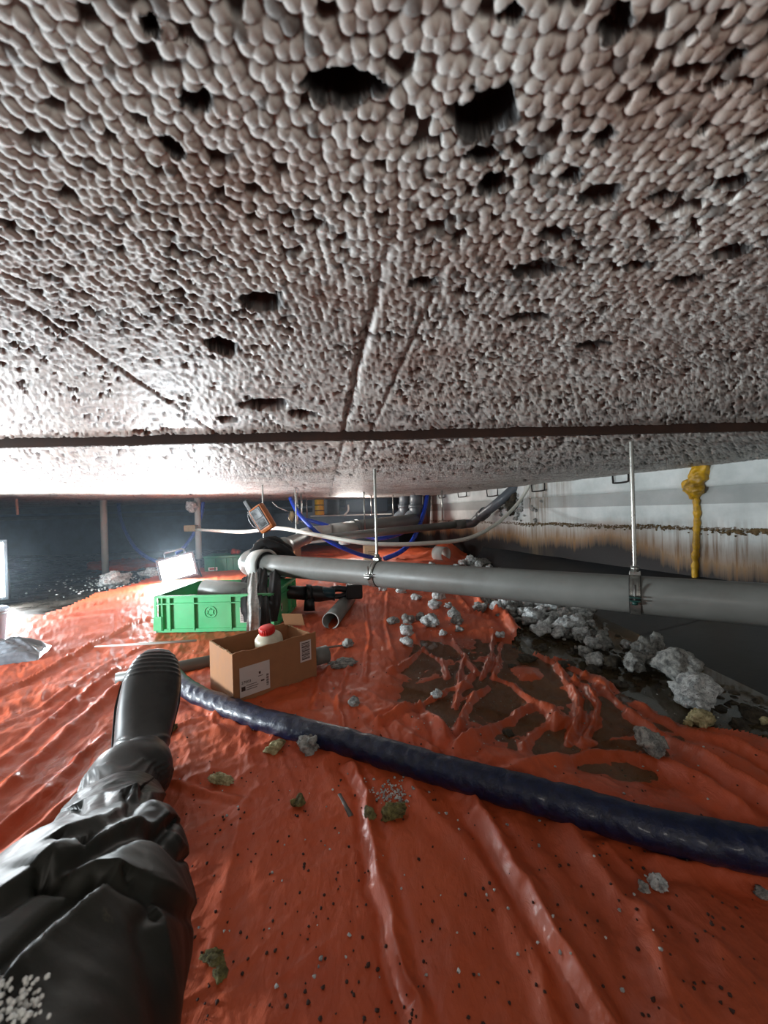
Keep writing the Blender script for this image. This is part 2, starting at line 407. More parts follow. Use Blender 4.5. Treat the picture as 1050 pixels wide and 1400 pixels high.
def tube_vf(path, rad, seg=14, cap=True, flat=1.0, disp=None, wall=0.0):
    fr = frames([Vector(p) for p in path]); V = []; Fc = []; n = len(fr)
    rr = rad if isinstance(rad, (list, tuple)) else [rad] * n
    for i, (p, t, a, b) in enumerate(fr):
        for k in range(seg):
            th = 2 * PI * k / seg; r = rr[i]
            d = a * math.cos(th) * flat + b * math.sin(th)
            if disp: r = r + disp(i, k, p + d * r)
            V.append(p + d * r)
    for i in range(n - 1):
        for k in range(seg):
            k2 = (k + 1) % seg
            Fc.append([i * seg + k, i * seg + k2, (i + 1) * seg + k2, (i + 1) * seg + k])
    if wall > 0:
        o = len(V)
        for i, (p, t, a, b) in enumerate(fr):
            for k in range(seg):
                th = 2 * PI * k / seg; V.append(p + (a * math.cos(th) * flat + b * math.sin(th)) * (rr[i] - wall))
        for i in range(n - 1):
            for k in range(seg):
                k2 = (k + 1) % seg
                Fc.append([o + (i + 1) * seg + k, o + (i + 1) * seg + k2, o + i * seg + k2, o + i * seg + k])
        e = (n - 1) * seg
        for k in range(seg):
            k2 = (k + 1) % seg
            Fc.append([k, o + k, o + k2, k2]); Fc.append([e + k2, o + e + k2, o + e + k, e + k])
    elif cap:
        Fc.append(list(range(seg))[::-1]); Fc.append([(n - 1) * seg + k for k in range(seg)])
    return V, Fc
def tube(name, path, rad, mat, parent=None, seg=14, world=True, **kw):
    V, Fc = tube_vf(path, rad, seg, **kw); return mk(name, V, Fc, mat, parent, True, world)
def join_vf(parts):
    V = []; Fc = []
    for v, f in parts:
        o = len(V); V += list(v); Fc += [[i + o for i in q] for q in f]
    return V, Fc
def rock_vf(c, r, sq=(1, 1, 0.8), seed=0, sub=3, rough=0.35):
    bm = bmesh.new(); bmesh.ops.create_icosphere(bm, subdivisions=sub, radius=1.0)
    s = Vector((seed * 3.17, seed * 1.7, seed * 0.9)); V = []
    rz = Matrix.Rotation(seed * 1.3, 3, 'Z')
    for v in bm.verts:
        d = v.co.normalized()
        k = 1 + rough * mn.noise(d * 1.1 + s) * 1.6 + rough * 0.7 * mn.noise(d * 2.9 + s) + rough * 0.55 * mn.noise(d * 8 + s)
        q = Vector((d.x * sq[0], d.y * sq[1], d.z * sq[2])) * k * r
        V.append(Vector(c) + rz @ q)
    Fc = [[v.index for v in f.verts] for f in bm.faces]; bm.free(); return V, Fc
def set_attr(o, name, arr):
    a = o.data.attributes.new(name, 'FLOAT', 'POINT'); a.data.foreach_set('value', np.asarray(arr, np.float32))

def np_mesh(name, V, Q, mat, parent=None, attrs={}):
    """V (n,3) array, Q (m,4) quads; compacts unused vertices"""
    used = np.zeros(len(V), bool); used[Q.ravel()] = True
    idx = np.cumsum(used) - 1; V2 = V[used]; Q2 = idx[Q]
    me = bpy.data.meshes.new(name)
    me.vertices.add(len(V2)); me.vertices.foreach_set('co', V2.astype(np.float32).ravel())
    me.loops.add(Q2.size); me.loops.foreach_set('vertex_index', Q2.astype(np.int32).ravel())
    me.polygons.add(len(Q2)); me.polygons.foreach_set('loop_start', np.arange(0, Q2.size, 4, dtype=np.int32))
    me.update(calc_edges=True); me.validate()
    me.polygons.foreach_set('use_smooth', np.ones(len(me.polygons), bool))
    me.materials.append(mat)
    o = bpy.data.objects.new(name, me); COL.objects.link(o)
    for k, a in attrs.items(): set_attr(o, k, a[used])
    if parent: o.parent = parent
    return o

# ------------------------------------------------------------------ SETTING: ceiling of bead-foam boards
ceiling = box('ceiling', -7.5, 3.2, -1.6, 6.6, 0.80, 1.0, MAT['slab']); meta(ceiling, kind='structure')
def cp(u, v):
    c = C(u, v); return (c.x, c.y)
holes = [  # u, v, half width px, half height px, depth
    (470, 118, 52, 26, .022), (662, 155, 42, 38, .022), (672, 248, 20, 17, .018), (358, 410, 30, 13, .016), (306, 472, 20, 12, .018),
    (362, 551, 34, 8, .02), (416, 565, 20, 6, .018), (197, 590, 8, 4, .015), (270, 130, 22, 18, .006), (236, 195, 14, 18, .005),
    (578, 383, 20, 8, .008), (700, 10, 18, 14, .012), (780, 235, 16, 12, .006), (820, 262, 30, 14, .005), (905, 265, 20, 8, .005),
    (1000, 245, 22, 10, .006), (1000, 340, 24, 10, .006), (940, 380, 24, 7, .005), (845, 25, 24, 22, .006), (205, 25, 12, 18, .005),
    (760, 315, 28, 8, .004), (735, 365, 34, 10, .004), (825, 182, 14, 14, .005), (1005, 75, 14, 12, .006), (660, 205, 24, 12, .010),
    (720, 430, 30, 6, .004), (810, 470, 26, 5, .004), (870, 360, 20, 6, .004), (314, 572, 14, 4, .008), (960, 175, 8, 7, .006)]
def ceiling_field(X, Y):
    s = 1 / 0.0074
    wx = X + 0.0012 * fbm(X * 60, Y * 60, 2, 91); wy = Y + 0.0012 * fbm(X * 60 + 9, Y * 60, 2, 95)
    gx = wx * s; gy = wy * s; ix = np.floor(gx).astype(np.int64); iy = np.floor(gy).astype(np.int64)
    F1 = np.full(X.shape, 9.0); hid = np.zeros(X.shape)
    for dx in (-1, 0, 1):
        for dy in (-1, 0, 1):
            cx = ix + dx; cy = iy + dy
            px = cx + 0.18 + 0.64 * _h(cx, cy, 11); py = cy + 0.18 + 0.64 * _h(cx, cy, 17)
            d = np.hypot(gx - px, gy - py); m = d < F1
            F1 = np.where(m, d, F1); hid = np.where(m, _h(cx, cy, 23), hid)
    clump = fbm(X * 22, Y * 22, 3, 51)
    missing = (hid < 0.035 + 0.16 * sstep(0.18, 0.5, clump)).astype(float)
    amp = 0.0031 * (0.75 + 0.5 * ((hid * 7.3) % 1.0))
    h = -amp * (1 - np.minimum(F1 / 0.74, 1) ** 2.5)          # beads hang down
    h = h * (1 - missing) + missing * 0.0035
    crev = sstep(0.45, 0.8, F1) * 0.60 * (0.5 + sstep(-.3, .3, clump))  # shade painted into the gaps between beads
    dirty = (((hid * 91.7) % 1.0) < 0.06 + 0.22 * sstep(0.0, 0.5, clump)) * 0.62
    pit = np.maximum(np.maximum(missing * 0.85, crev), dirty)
    h += 0.0022 * fbm(X * 11, Y * 11, 3, 61)
    for (u, v, a, b, dep) in holes:
        c = C(u, v); Yc = c.y; rx = a / FPX * Yc; ry = abs(C(u, v + b).y - C(u, v - b).y) / 2
        if ry > 0.12: ry = 0.12
        q = np.hypot((X - c.x) / rx, (Y - c.y) / ry) + 0.35 * fbm((X - c.x) / rx * 1.7, (Y - c.y) / ry * 1.7, 3, int(u))
        k = 1 - sstep(0.72, 1.0, q); kc = 1 - sstep(0.95, 1.2, q)
        h = h * (1 - 0.7 * k) + dep * k + k * 0.004 * fbm(X * 160, Y * 160, 3, 71)
        pit = np.maximum(pit, kc * 0.97)  # hole interiors painted dark
    return h, pit
# seams (tooling joints run away from the viewer, one open joint runs across)
def seam(u1, v1, u2, v2):
    return [cp(u1, v1), cp(u2, v2)]
SEAM_A = seam(40, 420, 290, 587); SEAM_B = seam(553, 240, 470, 590); SEAM_C = seam(575, 440, 508, 588)
def xl(s, Y):
    (x1, y1), (x2, y2) = s; return x1 + (Y - y1) * (x2 - x1) / (y2 - y1)
CROSS = lambda X: 1.005 + 0.03 * X + 0.0 * X
def fan(Ys, us):
    U, YY = np.meshgrid(us, Ys); X = U * YY; return X, YY
def quads(nr, nc):
    a = np.arange(nr * nc).reshape(nr, nc)
    return np.stack([a[:-1, :-1], a[1:, :-1], a[1:, 1:], a[:-1, 1:]], -1).reshape(-1, 4)
vs = np.arange(1150, 20.5, -2.3); Ys = 0.21 * FPX / vs; Ys = Ys[Ys < 5.3]; Ys = np.append(Ys, 5.3)
us = np.linspace(-1.55, 1.55, 720)
X, Y = fan(Ys, us)
Y = Y + 0.03 * X * np.exp(-((Y - 1.005) / .25) ** 2)
cr = CROSS(X)
h, pit = ceiling_field(X, Y)
fade = 1 - sstep(1.6, 2.6, Y)
h = h * fade + (1 - fade) * 0.006 * fbm(X * 6, Y * 6, 3, 5); pit = pit * (1 - sstep(1.4, 2.4, Y))
for s_, wd, dp in ((SEAM_A, .004, .004), (SEAM_B, .005, .006), (SEAM_C, .003, .003)):
    xs = np.where(Y < 1.0, xl(s_, Y) + 0.003 * fbm(Y * 30, X * 0, 2, 3), xl(s_, Y))
    k = np.exp(-((X - xs) / wd) ** 2) * sstep(0.2, 0.5, Y); h += dp * k; pit = np.maximum(pit, 0.5 * k)
far = sstep(0.9, 2.0, Y)
# small dark holes in the far boards
for i in range(420):
    yy = 1.06 + (random.random() ** 1.6) * 3.6; xx = random.uniform(-1.0, 0.75) * yy
    rx = random.uniform(.004, .018); ry = random.uniform(.006, .022) * yy ** .5
    k = 1 - sstep(0.6, 1.0, np.hypot((X - xx) / rx, (Y - yy) / ry)); pit = np.maximum(pit, k * 0.9); h += 0.006 * k
V = np.stack([X.ravel(), Y.ravel(), (CEIL + h - 0.020 * (Y > cr)).ravel()], 1); Q = quads(*X.shape)
qx = X.ravel()[Q].mean(1); qy = Y.ravel()[Q].mean(1); qc = 1.005 + 0.03 * qx
gap = 0.004
# drop the boards where the right-hand wall stands
wallx = 1.72 + 0.327 * (1.74 - qy)
ok = qx < wallx + 0.03
near = (qy < qc - gap - .018) & ok; farm = (qy > qc + gap) & ok
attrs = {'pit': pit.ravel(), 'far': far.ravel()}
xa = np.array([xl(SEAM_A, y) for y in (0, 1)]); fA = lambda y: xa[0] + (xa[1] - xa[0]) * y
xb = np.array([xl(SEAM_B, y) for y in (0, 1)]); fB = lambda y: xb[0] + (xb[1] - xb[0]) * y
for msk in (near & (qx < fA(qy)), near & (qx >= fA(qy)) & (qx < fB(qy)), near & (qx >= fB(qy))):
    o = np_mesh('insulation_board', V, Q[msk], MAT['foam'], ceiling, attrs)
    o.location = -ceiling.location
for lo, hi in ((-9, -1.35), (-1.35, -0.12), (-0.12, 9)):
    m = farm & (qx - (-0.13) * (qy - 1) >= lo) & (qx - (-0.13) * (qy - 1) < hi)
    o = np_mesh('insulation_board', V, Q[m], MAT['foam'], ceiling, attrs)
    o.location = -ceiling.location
    sm = o
# boards outside the fan of view, plain backing and edges
def bx_child(name, *a, mat=None):
    o = box(name, *a, mat); o.parent = ceiling; o.location = Vector(o.location) - ceiling.location; return o
bx_child('insulation_board', -7.4, 3.1, -1.5, 0.095, CEIL + .006, 0.80, mat=MAT['foam'])
bx_child('insulation_board', -7.4, 3.1, 0.09, 0.985, CEIL + .032, 0.80, mat=MAT['brown_gap'])
bx_child('insulation_board', -7.4, 3.1, 1.04, 5.30, CEIL + .014, 0.80, mat=MAT['brown_gap'])
bm = bmesh.new(); bm_box(bm, -7.3, 1.99, -.030, -.002, CEIL + .006, .80, 0, Matrix.Translation((0, 1.008, 0)) @ Matrix.Rotation(.03, 4, 'Z')); bm_box(bm, -7.3, 1.99, -.006, .008, CEIL - .022, .80, 0, Matrix.Translation((0, 1.008, 0)) @ Matrix.Rotation(.03, 4, 'Z')); o = from_bm('joint_batten', bm, MAT['brown_gap']); o.parent = ceiling; o.location = Vector(o.location) - ceiling.location
bx_child('edge_board', -7.4, 0.75, 5.27, 5.33, CEIL - .004, 0.80, mat=MAT['pvc_light'])

# ------------------------------------------------------------------ SETTING: floor, walls, trench bank
flo = box('floor', -7.5, 3.2, -1.6, 6.6, -0.14, -0.02, MAT['floor']); meta(flo, kind='structure')
def plane_grid(x0, x1, y0, y1, nx, ny, zf):
    xs = np.linspace(x0, x1, nx); ys = np.linspace(y0, y1, ny); A, B = np.meshgrid(xs, ys)
    return A, B, zf(A, B)
A, B, Z = plane_grid(-7.4, 1.5, -1.5, 6.4, 160, 160, lambda a, b: -0.012 + 0.006 * fbm(a * 4, b * 4, 3, 8) - 0.02 * sstep(0.2, .9, a) * (1 - sstep(2.2, 3.2, b)))
mud = np_mesh('floor_sheet', np.stack([A.ravel(), B.ravel(), Z.ravel()], 1), quads(*A.shape), MAT['floor'], flo)
mud.location = -flo.location
# right wall, leaning off to the far left
def wx(y): return 1.72 + 0.327 * (1.74 - y)
def wall_strip(name, y0, y1, z0, z1, out, mat, parent=None, n=40, rough=0.004, nz=None):
    nz = nz or max(3, int((z1 - z0) / 0.02)); ys = np.linspace(y0, y1, n); zs = np.linspace(z0, z1, nz); A, B = np.meshgrid(ys, zs)
    off = out + rough * fbm(A * 9, B * 9, 3, 12)
    Xw = 1.72 + 0.327 * (1.74 - A) - off; nr, nc = A.shape
    Vf = np.stack([Xw.ravel(), A.ravel(), B.ravel()], 1)
    back = np.stack([(1.72 + 0.327 * (1.74 - A) + 0.05).ravel(), A.ravel(), B.ravel()], 1)
    Qf = quads(nr, nc)[:, ::-1]
    # rim to give thickness
    idx = np.arange(nr * nc).reshape(nr, nc); N = nr * nc; rim = []
    for e in (idx[0], idx[-1], idx[:, 0], idx[:, -1]):
        for a, b in zip(e[:-1], e[1:]): rim.append((a, b, b + N, a + N))
    return np_mesh(name, np.vstack([Vf, back]), np.vstack([Qf, np.array(rim), quads(nr, nc) + N]), mat, parent)
wall_r = wall_strip('wall_right', -1.5, 6.3, -0.2, 0.80, 0.0, MAT['wall'], n=160); meta(wall_r, kind='structure')
wall_strip('cornice_strip', -1.5, 6.2, 0.612, 0.80, 0.012, MAT['wall'], wall_r, n=120)
crust = []
for i in range(700):
    y = random.uniform(0.9, 3.4); z = 0.405 - abs(random.gauss(0, 0.012)) + 0.008 * math.sin(y * 9)
    if mn.noise(Vector((y * 3, 0, 0))) < -0.25: continue
    crust.append(rock_vf((wx(y) - 0.002, y, z), random.uniform(.003, .008) * (1.5 if y < 1.9 and mn.noise(Vector((y * 5, 3, 0))) > 0 else 1), seed=i, sub=1))
cv, cf = join_vf(crust)
o = mk('rust_crust', cv, cf, simple('rust_crumbs', (112, 92, 62), 0.9, var=0.4, scale=80)); o['kind'] = 'stuff'
o.parent = wall_r
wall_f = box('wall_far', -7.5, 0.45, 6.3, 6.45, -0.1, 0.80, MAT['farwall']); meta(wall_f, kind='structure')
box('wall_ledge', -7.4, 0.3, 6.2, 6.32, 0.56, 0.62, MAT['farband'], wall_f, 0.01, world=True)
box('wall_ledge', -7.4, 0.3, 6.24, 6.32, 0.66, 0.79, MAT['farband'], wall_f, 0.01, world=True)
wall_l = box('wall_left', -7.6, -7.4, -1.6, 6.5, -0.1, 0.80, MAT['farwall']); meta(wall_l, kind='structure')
# sloped bank under the wall covered by a black sheet, built of sheet lengths with a seam
def bank(y0, y1):
    ys = np.linspace(y0, y1, max(6, int((y1 - y0) * 30))); ts = np.linspace(0, 1, 24); A, T = np.meshgrid(ys, ts)
    foot = 0.97 - 0.02 * (A - 1); X = foot + (1.72 + 0.327 * (1.74 - A) - foot) * T; Z = -0.03 + 0.175 * T ** 0.9
    Z = Z + 0.006 * fbm(A * 5, T * 4, 3, 33)
    return np.stack([X.ravel(), A.ravel(), Z.ravel()], 1), quads(*A.shape)[:, ::-1]
v1, q1 = bank(-1.4, 1.62); v2, q2 = bank(1.60, 2.9); v3, q3 = bank(2.88, 3.95)
bk = np_mesh('trim_1', v1, q1, MAT['liner']); meta(bk, 'black plastic sheet on the sloping bank under the right wall', None, None, 'structure')
for v_, q_ in ((v2, q2), (v3, q3)):
    v_ = v_.copy(); v_[:, 2] += 0.0012; np_mesh('sheet_length', v_, q_, MAT['liner'], bk)

# added haze volume: imitates lamp glare and lifts the dark far wall
hz = bpy.data.materials.new('glare_haze'); hz.use_nodes = True; hz.node_tree.nodes.clear()
vo_ = hz.node_tree.nodes.new('ShaderNodeVolumeScatter'); vo_.inputs['Color'].default_value = (0.75, 0.88, 1, 1); vo_.inputs['Density'].default_value = 0.013; vo_.inputs['Anisotropy'].default_value = 0.3
ho_ = hz.node_tree.nodes.new('ShaderNodeOutputMaterial'); hz.node_tree.links.new(vo_.outputs[0], ho_.inputs['Volume'])
haze = box('haze', -7.3, 0.1, 1.9, 6.15, 0.03, 0.70, hz); meta(haze, 'added bluish haze imitating lamp glare in the dark far left of the crawl space', 'haze', None, 'stuff')

# ------------------------------------------------------------------ orange tarpaulin
def fl(pts, h=0.01):
    r = []
    for u, v in pts:
        c = F(u, v, h); r.append((c.x, c.y))
    return r
outline = fl([(-700, 2200), (-260, 880), (0, 846), (60, 840), (88, 832), (130, 812), (190, 797), (215, 785), (270, 778), (300, 770), (400, 764),
              (470, 768), (560, 772), (628, 790), (660, 818), (695, 840), (712, 868), (700, 880), (720, 890), (775, 900), (830, 930), (880, 960), (930, 985), (990, 1000), (1050, 1018), (1500, 1150), (2600, 2300)])
outline = [(x, y) for x, y in outline]; outline[0] = (-1.6, -1.2); outline[-1] = (1.05, -1.2)
outline.insert(-1, (1.0, 0.3))
ridges = [  # pts, width m, height m
    ([(480, 1050), (500, 1090), (512, 1150), (525, 1220), (545, 1290), (560, 1340), (580, 1420)], .008, .016),
    ([(610, 1065), (640, 1090), (680, 1150), (720, 1210), (760, 1290), (800, 1350), (840, 1420)], .012, .022),
    ([(775, 1130), (800, 1170), (850, 1230), (885, 1260), (900, 1320), (930, 1420)], .018, .022),
    ([(560, 1070), (600, 1120), (660, 1180), (700, 1240), (740, 1330), (760, 1420)], .012, .008),
    ([(900, 1180), (930, 1190), (1000, 1200), (1060, 1210)], .012, .012),
    ([(1080, 1110), (1020, 1075), (960, 1035), (920, 1010), (880, 985), (850, 960), (820, 930), (760, 895)], .012, .026),
    ([(1080, 1060), (1000, 1015), (940, 995), (900, 975), (870, 955)], .012, .020),
    ([(720, 880), (760, 905), (790, 950), (792, 980), (775, 1010)], .011, .028),
    ([(760, 908), (800, 935), (816, 955), (812, 985), (795, 1010)], .010, .026),
    ([(785, 925), (805, 916), (838, 937)], .010, .026),
    ([(675, 868), (671, 900), (657, 922)], .008, .024), ([(684, 875), (680, 905), (676, 920)], .008, .022),
    ([(676, 922), (700, 930), (730, 955), (757, 968), (760, 990)], .012, .026),
    ([(618, 872), (640, 900), (652, 915)], .008, .022), ([(637, 892), (628, 915), (626, 930)], .008, .022),
    ([(645, 918), (628, 940), (620, 960)], .010, .024), ([(668, 935), (645, 947), (632, 970), (630, 990)], .012, .026),
    ([(515, 990), (550, 970), (590, 950), (612, 936), (640, 932)], .009, .020), ([(535, 915), (560, 900), (578, 882)], .009, .02),
    ([(566, 868), (585, 888), (605, 900), (612, 920)], .009, .02),
    ([(625, 1025), (655, 1000), (700, 975), (722, 960)], .013, .026), ([(575, 960), (600, 985), (612, 1010)], .012, .02),
    ([(690, 1065), (730, 1045), (780, 1028), (850, 1022), (900, 1035), (960, 1070), (1010, 1110)], .016, .022),
    ([(800, 1010), (840, 1000), (870, 1000)], .01, .018), ([(715, 1010), (745, 985), (775, 980)], .014, .02),
    ([(640, 812), (660, 832), (690, 843), (708, 868)], .018, .05), ([(622, 812), (645, 838), (668, 846)], .010, .02),
    ([(-60, 980), (50, 925), (120, 885), (190, 850), (250, 830)], .010, .016),
    ([(0, 1180), (80, 1110), (150, 1060)], .016, .02), ([(-40, 1120), (60, 1030), (150, 950), (180, 925)], .014, .018),
    ([(-40, 1070), (40, 1010), (120, 945), (160, 915)], .01, .014), ([(-20, 1150), (60, 1085), (140, 1010)], .01, .014),
    ([(-30, 1010), (60, 965), (150, 905), (230, 870)], .008, .010), ([(240, 940), (300, 985), (340, 1000)], .008, .008),
    ([(215, 1010), (260, 990), (330, 975)], .007, .008), ([(430, 970), (440, 930), (470, 880)], .007, .009),
    ([(470, 1000), (462, 960), (480, 900)], .006, .008), ([(215, 1065), (260, 1078), (320, 1095)], .006, .008),
    ([(540, 990), (560, 1010), (600, 1030)], .012, .014), ([(500, 830), (505, 870), (500, 930)], .006, .008), ([(530, 810), (528, 860), (540, 900)], .007, .010),
    ([(100, 832), (200, 812), (300, 790)], .008, .012), ([(60, 838), (200, 830)], .006, .008),
    ([(330, 1100), (318, 1180), (290, 1290)], .010, .005), ([(620, 1300), (600, 1400)], .02, .006),
    ([(1000, 1400), (985, 1300), (950, 1230)], .03, .010), ([(830, 1160), (870, 1200), (890, 1260)], .010, .008),
]
vs = np.arange(1500, 66, -2.2); Ys = CAMZ * FPX / vs; Ys = np.concatenate([np.linspace(-1.2, Ys[0] - .01, 40), Ys])
us_w = np.linspace(-1.35, 1.2, 760)
# behind the first row the fan would shrink, so keep a least width
Wd = np.where(Ys < 0.35, 0.35 + (0.35 - Ys) * 0.9, Ys)
U, YY = np.meshgrid(us_w, Ys); X = U * Wd[:, None]; Y = YY
rx_ = X * 0.8 + Y * 0.6; ry_ = -X * 0.6 + Y * 0.8
wpx = X + 0.05 * fbm(X * 4, Y * 4, 2, 31); wpy = Y + 0.05 * fbm(X * 4 + 5, Y * 4, 2, 37)
h = 0.018 + 0.010 * fbm(X * 2.3, Y * 2.3, 3, 2)
ang = 0.9
ca, sa = math.cos(ang), math.sin(ang)
leftw = 1 - sstep(-0.35, 0.05, X)
# creases: left part runs diagonal to the lamp, right part fans towards the viewer
h += 0.010 * leftw * (ridged((wpx * ca - wpy * sa) * 9, (wpx * sa + wpy * ca) * 2.2, 3, 4) - 0.3)
h += 0.0075 * (1 - leftw) * (ridged(wpx * 5.5 + wpy * 1.5, wpy * 1.4, 2, 14) - 0.3)
h += 0.0075 * ridged(wpx * 15 + wpy * 6, wpy * 11 - wpx * 4, 3, 24) * (0.25 + 0.9 * sstep(0.55, 0.9, Y))
h += 0.0035 * ridged(wpx * 34 + wpy * 16, wpy * 30 - wpx * 12, 3, 64) * (0.15 + 0.9 * sstep(0.5, 0.9, Y))
h += 0.0012 * fbm(X * 60, Y * 60, 3, 44)
# puddle: the sheet sags under the water near the trench
pud = fl([(560, 870), (640, 862), (705, 874), (740, 870), (880, 925), (1000, 985), (985, 1030), (940, 1060), (960, 1110), (860, 1100), (770, 1060), (690, 1040), (625, 1010), (570, 985), (520, 960), (540, 900)])
ins = inside(X, Y, pud); dpd, _ = seg_dist(X, Y, pud + [pud[0]])
sd = np.where(ins, dpd, -dpd); k = sstep(-0.03, 0.09, sd)
h = h - k * 0.029 + k * 0.013 * (fbm(X * 9, Y * 9, 3, 77)) + k * 0.003
foot_k = sstep(-0.10, 0.02, X - 0.93) * (1 - sstep(2.0, 2.4, Y)); h -= 0.02 * foot_k
for pts, wd, ht in ridges:
    pp = fl(pts, 0.02)
    x0 = min(p[0] for p in pp) - .12; x1 = max(p[0] for p in pp) + .12; y0 = min(p[1] for p in pp) - .12; y1 = max(p[1] for p in pp) + .12
    m = (X > x0) & (X < x1) & (Y > y0) & (Y < y1)
    if not m.any(): continue
    d, sg = seg_dist(X[m] + 0.006 * fbm(X[m] * 30, Y[m] * 30, 2, 9), Y[m] + 0.006 * fbm(X[m] * 30, Y[m] * 30 + 4, 2, 19), pp)
    tot = np.exp(-(d / wd) ** 1.6) * (0.75 + 0.35 * fbm(X[m] * 14, Y[m] * 14, 2, 29))
    h[m] = h[m] + ht * tot - 0.25 * ht * np.exp(-((d - 2.2 * wd) / wd) ** 2) * (1 - k[m])
inso = inside(X, Y, outline); dd, _ = seg_dist(X, Y, outline + [outline[0]])
edge = np.where(inso, dd, -dd) + 0.012 * fbm(X * 18, Y * 18, 3, 55)
h = np.where((edge < 0.05) & (k < .2), h * 0.8 + 0.004, h)
mud_shade = np.maximum(k * 0.35, .42 * sstep(-.25, .25, X) * (1 - sstep(.45, .95, Y)) * np.clip(.7 + 1.2 * fbm(X * 5, Y * 5, 4, 71), 0, 1))  # puddle mud; brownish film also paints the foreground right dimmer
wet = np.maximum(k * .8, (1 - sstep(-.75, -.35, X - .25 * (Y - .7))) * (1 - sstep(1.1, 1.5, Y)) * sstep(-.15, .3, fbm(X * 5, Y * 5, 3, 66) + .15))
V = np.stack([X.ravel(), Y.ravel(), h.ravel()], 1); Q = quads(*X.shape)
keep = (edge.ravel()[Q] > 0).all(1)
tarp = np_mesh('tarpaulin', V, Q[keep], MAT['tarp'], None, {'mud': mud_shade.ravel(), 'wet': wet.ravel()})
meta(tarp, 'large creased orange-red tarpaulin spread over the crawl space floor', 'tarpaulin', None)
TH = {'X': X, 'Y': Y, 'h': h}
def tarp_h(x, y):
    r = int(np.argmin(np.abs(Ys - y))); row = X[r]; c = int(np.argmin(np.abs(row - x)))
    r0, r1 = max(0, r - 2), r + 3; c0, c1 = max(0, c - 3), c + 4
    return float(h[r0:r1, c0:c1].mean())
def tarp_top(x, y, rad):
    m = (np.abs(X - x) < rad) & (np.abs(Y - y) < rad)
    return float(h[m].max()) if m.any() else 0.01
def sheet(name, px, label, group=None, hh=0.035, z0=0.004, sc=10, seed=0, mound=None):
    poly = fl(px, 0.02); xs = [p[0] for p in poly]; ys = [p[1] for p in poly]
    A, B = np.meshgrid(np.linspace(min(xs), max(xs), 150), np.linspace(min(ys), max(ys), 110))
    Z = z0 + hh * ridged(A * sc * .6 + B * 2, B * sc * .5, 3, seed + 3)
    if mound:
        mx, my, mr, mh = mound; Z += mh * np.exp(-(np.hypot(A - mx, B - my) / mr) ** 2)
    Qs = quads(*A.shape); ins = inside(A + .02 * fbm(A * 9, B * 9, 2, seed), B, poly); kk = ins.ravel()[Qs].all(1)
    o = np_mesh(name, np.stack([A.ravel(), B.ravel(), Z.ravel()], 1), Qs[kk], MAT['tarp'], None, {'mud': (0 * A).ravel()})
    return meta(o, label, 'tarpaulin', group)
sheet('tarpaulin', [(118, 782), (120, 771), (150, 765), (200, 762), (230, 766), (222, 778), (180, 781)], 'small crumpled red sheet behind the leftmost white post', None, .05, .01, 9, 1)
fx = F(610, 765, 0.0)
sheet('tarpaulin', [(385, 758), (400, 748), (560, 742), (640, 752), (640, 775), (600, 780), (470, 774), (390, 768)], 'bunched orange sheet beyond the main drain pipe in the middle', None, .06, .0, 6, 6, (fx.x, fx.y + .1, .16, .16))

# water in the sag and the trench, and the film over the left floor
bm = bmesh.new()
for poly in ([(0.0, 0.75), (0.98, 0.40), (1.02, 0.75), (1.02, 1.6), (1.0, 2.2), (0.72, 2.5), (0.3, 2.0), (0.02, 1.5)],):
    vsx = [bm.verts.new((x, y, 0.0045)) for x, y in poly]; bm.faces.new(vsx)
wat = from_bm('puddle', bm, MAT['water']); meta(wat, 'brown puddle lying in the sagging sheet and along the right bank', 'water')

# ------------------------------------------------------------------ main drain pipe
PA = Vector((-0.596, 2.05, 0.265)); PB = Vector((2.13, 0.20, 0.262))
PA = PA + (PA - Vector((0.977, 0.99, 0.265))).normalized() * .06
PB = PA + (Vector((0.977, 0.99, 0.265)) - PA) * 1.70
dirp = (PB - PA).normalized()
mp = thing('drain_pipe', 'long grey main drain pipe hanging across the foreground to the right wall', 'pipe', (PA.x, PA.y, 0.2))
tube('pipe_run', [PA.lerp(PB, i / 20) for i in range(21)], 0.055, MAT['pvc'], mp, 32)
E0 = PA - dirp * 0.02
# elbow socket: ring + bend going back
E1 = PA - dirp * 0.13
back = Vector((-0.30, 0.954, 0.04)).normalized()
RB = Vector((-0.66, 2.95, 0.335)); 
elb = smooth_path([PA + dirp * 0.005, PA - dirp * 0.06, PA - dirp * 0.12 + Vector((-.005, .03, 0)), PA - dirp * 0.13 + Vector((0.0, 0.11, .005)), PA - dirp * 0.125 + Vector((.02, .19, .01))], 6)
el = tube('elbow', elb, 0.072, MAT['pvc'], mp, 32)
tube('socket_rim', [PA + dirp * 0.014, PA - dirp * 0.03, PA - dirp * 0.07], [.083, .082, .076], MAT['pvc_light'], mp, 40, wall=.014)
tube('gasket', [PA + dirp * (0.009), PA + dirp * 0.004], [0.070, 0.070], MAT['rubber'], mp, 28)
rp0 = elb[-1]
rpath = [rp0, Vector((-0.69, 2.6, 0.31)), Vector((-0.66, 2.95, 0.33)), Vector((-0.66, 3.25, 0.35))]
tube('return_pipe', smooth_path(rpath, 6), 0.055, MAT['pvc'], mp, 24)
tube('socket_rim', [rpath[1] + Vector((-.002, -.03, -.0)), rpath[1] + Vector((0.005, .05, .004))], 0.066, MAT['pvc'], mp, 24)
tube('elbow', smooth_path([Vector((-0.66, 3.18, 0.347)), Vector((-0.655, 3.36, 0.355)), Vector((-0.58, 3.46, 0.36)), Vector((-0.47, 3.48, 0.362))], 6), 0.064, MAT['pvc_light'], mp, 24)
tube('socket_rim', [Vector((-0.66, 3.16, 0.347)), Vector((-0.66, 3.20, 0.347))], 0.070, MAT['pvc_light'], mp, 24)

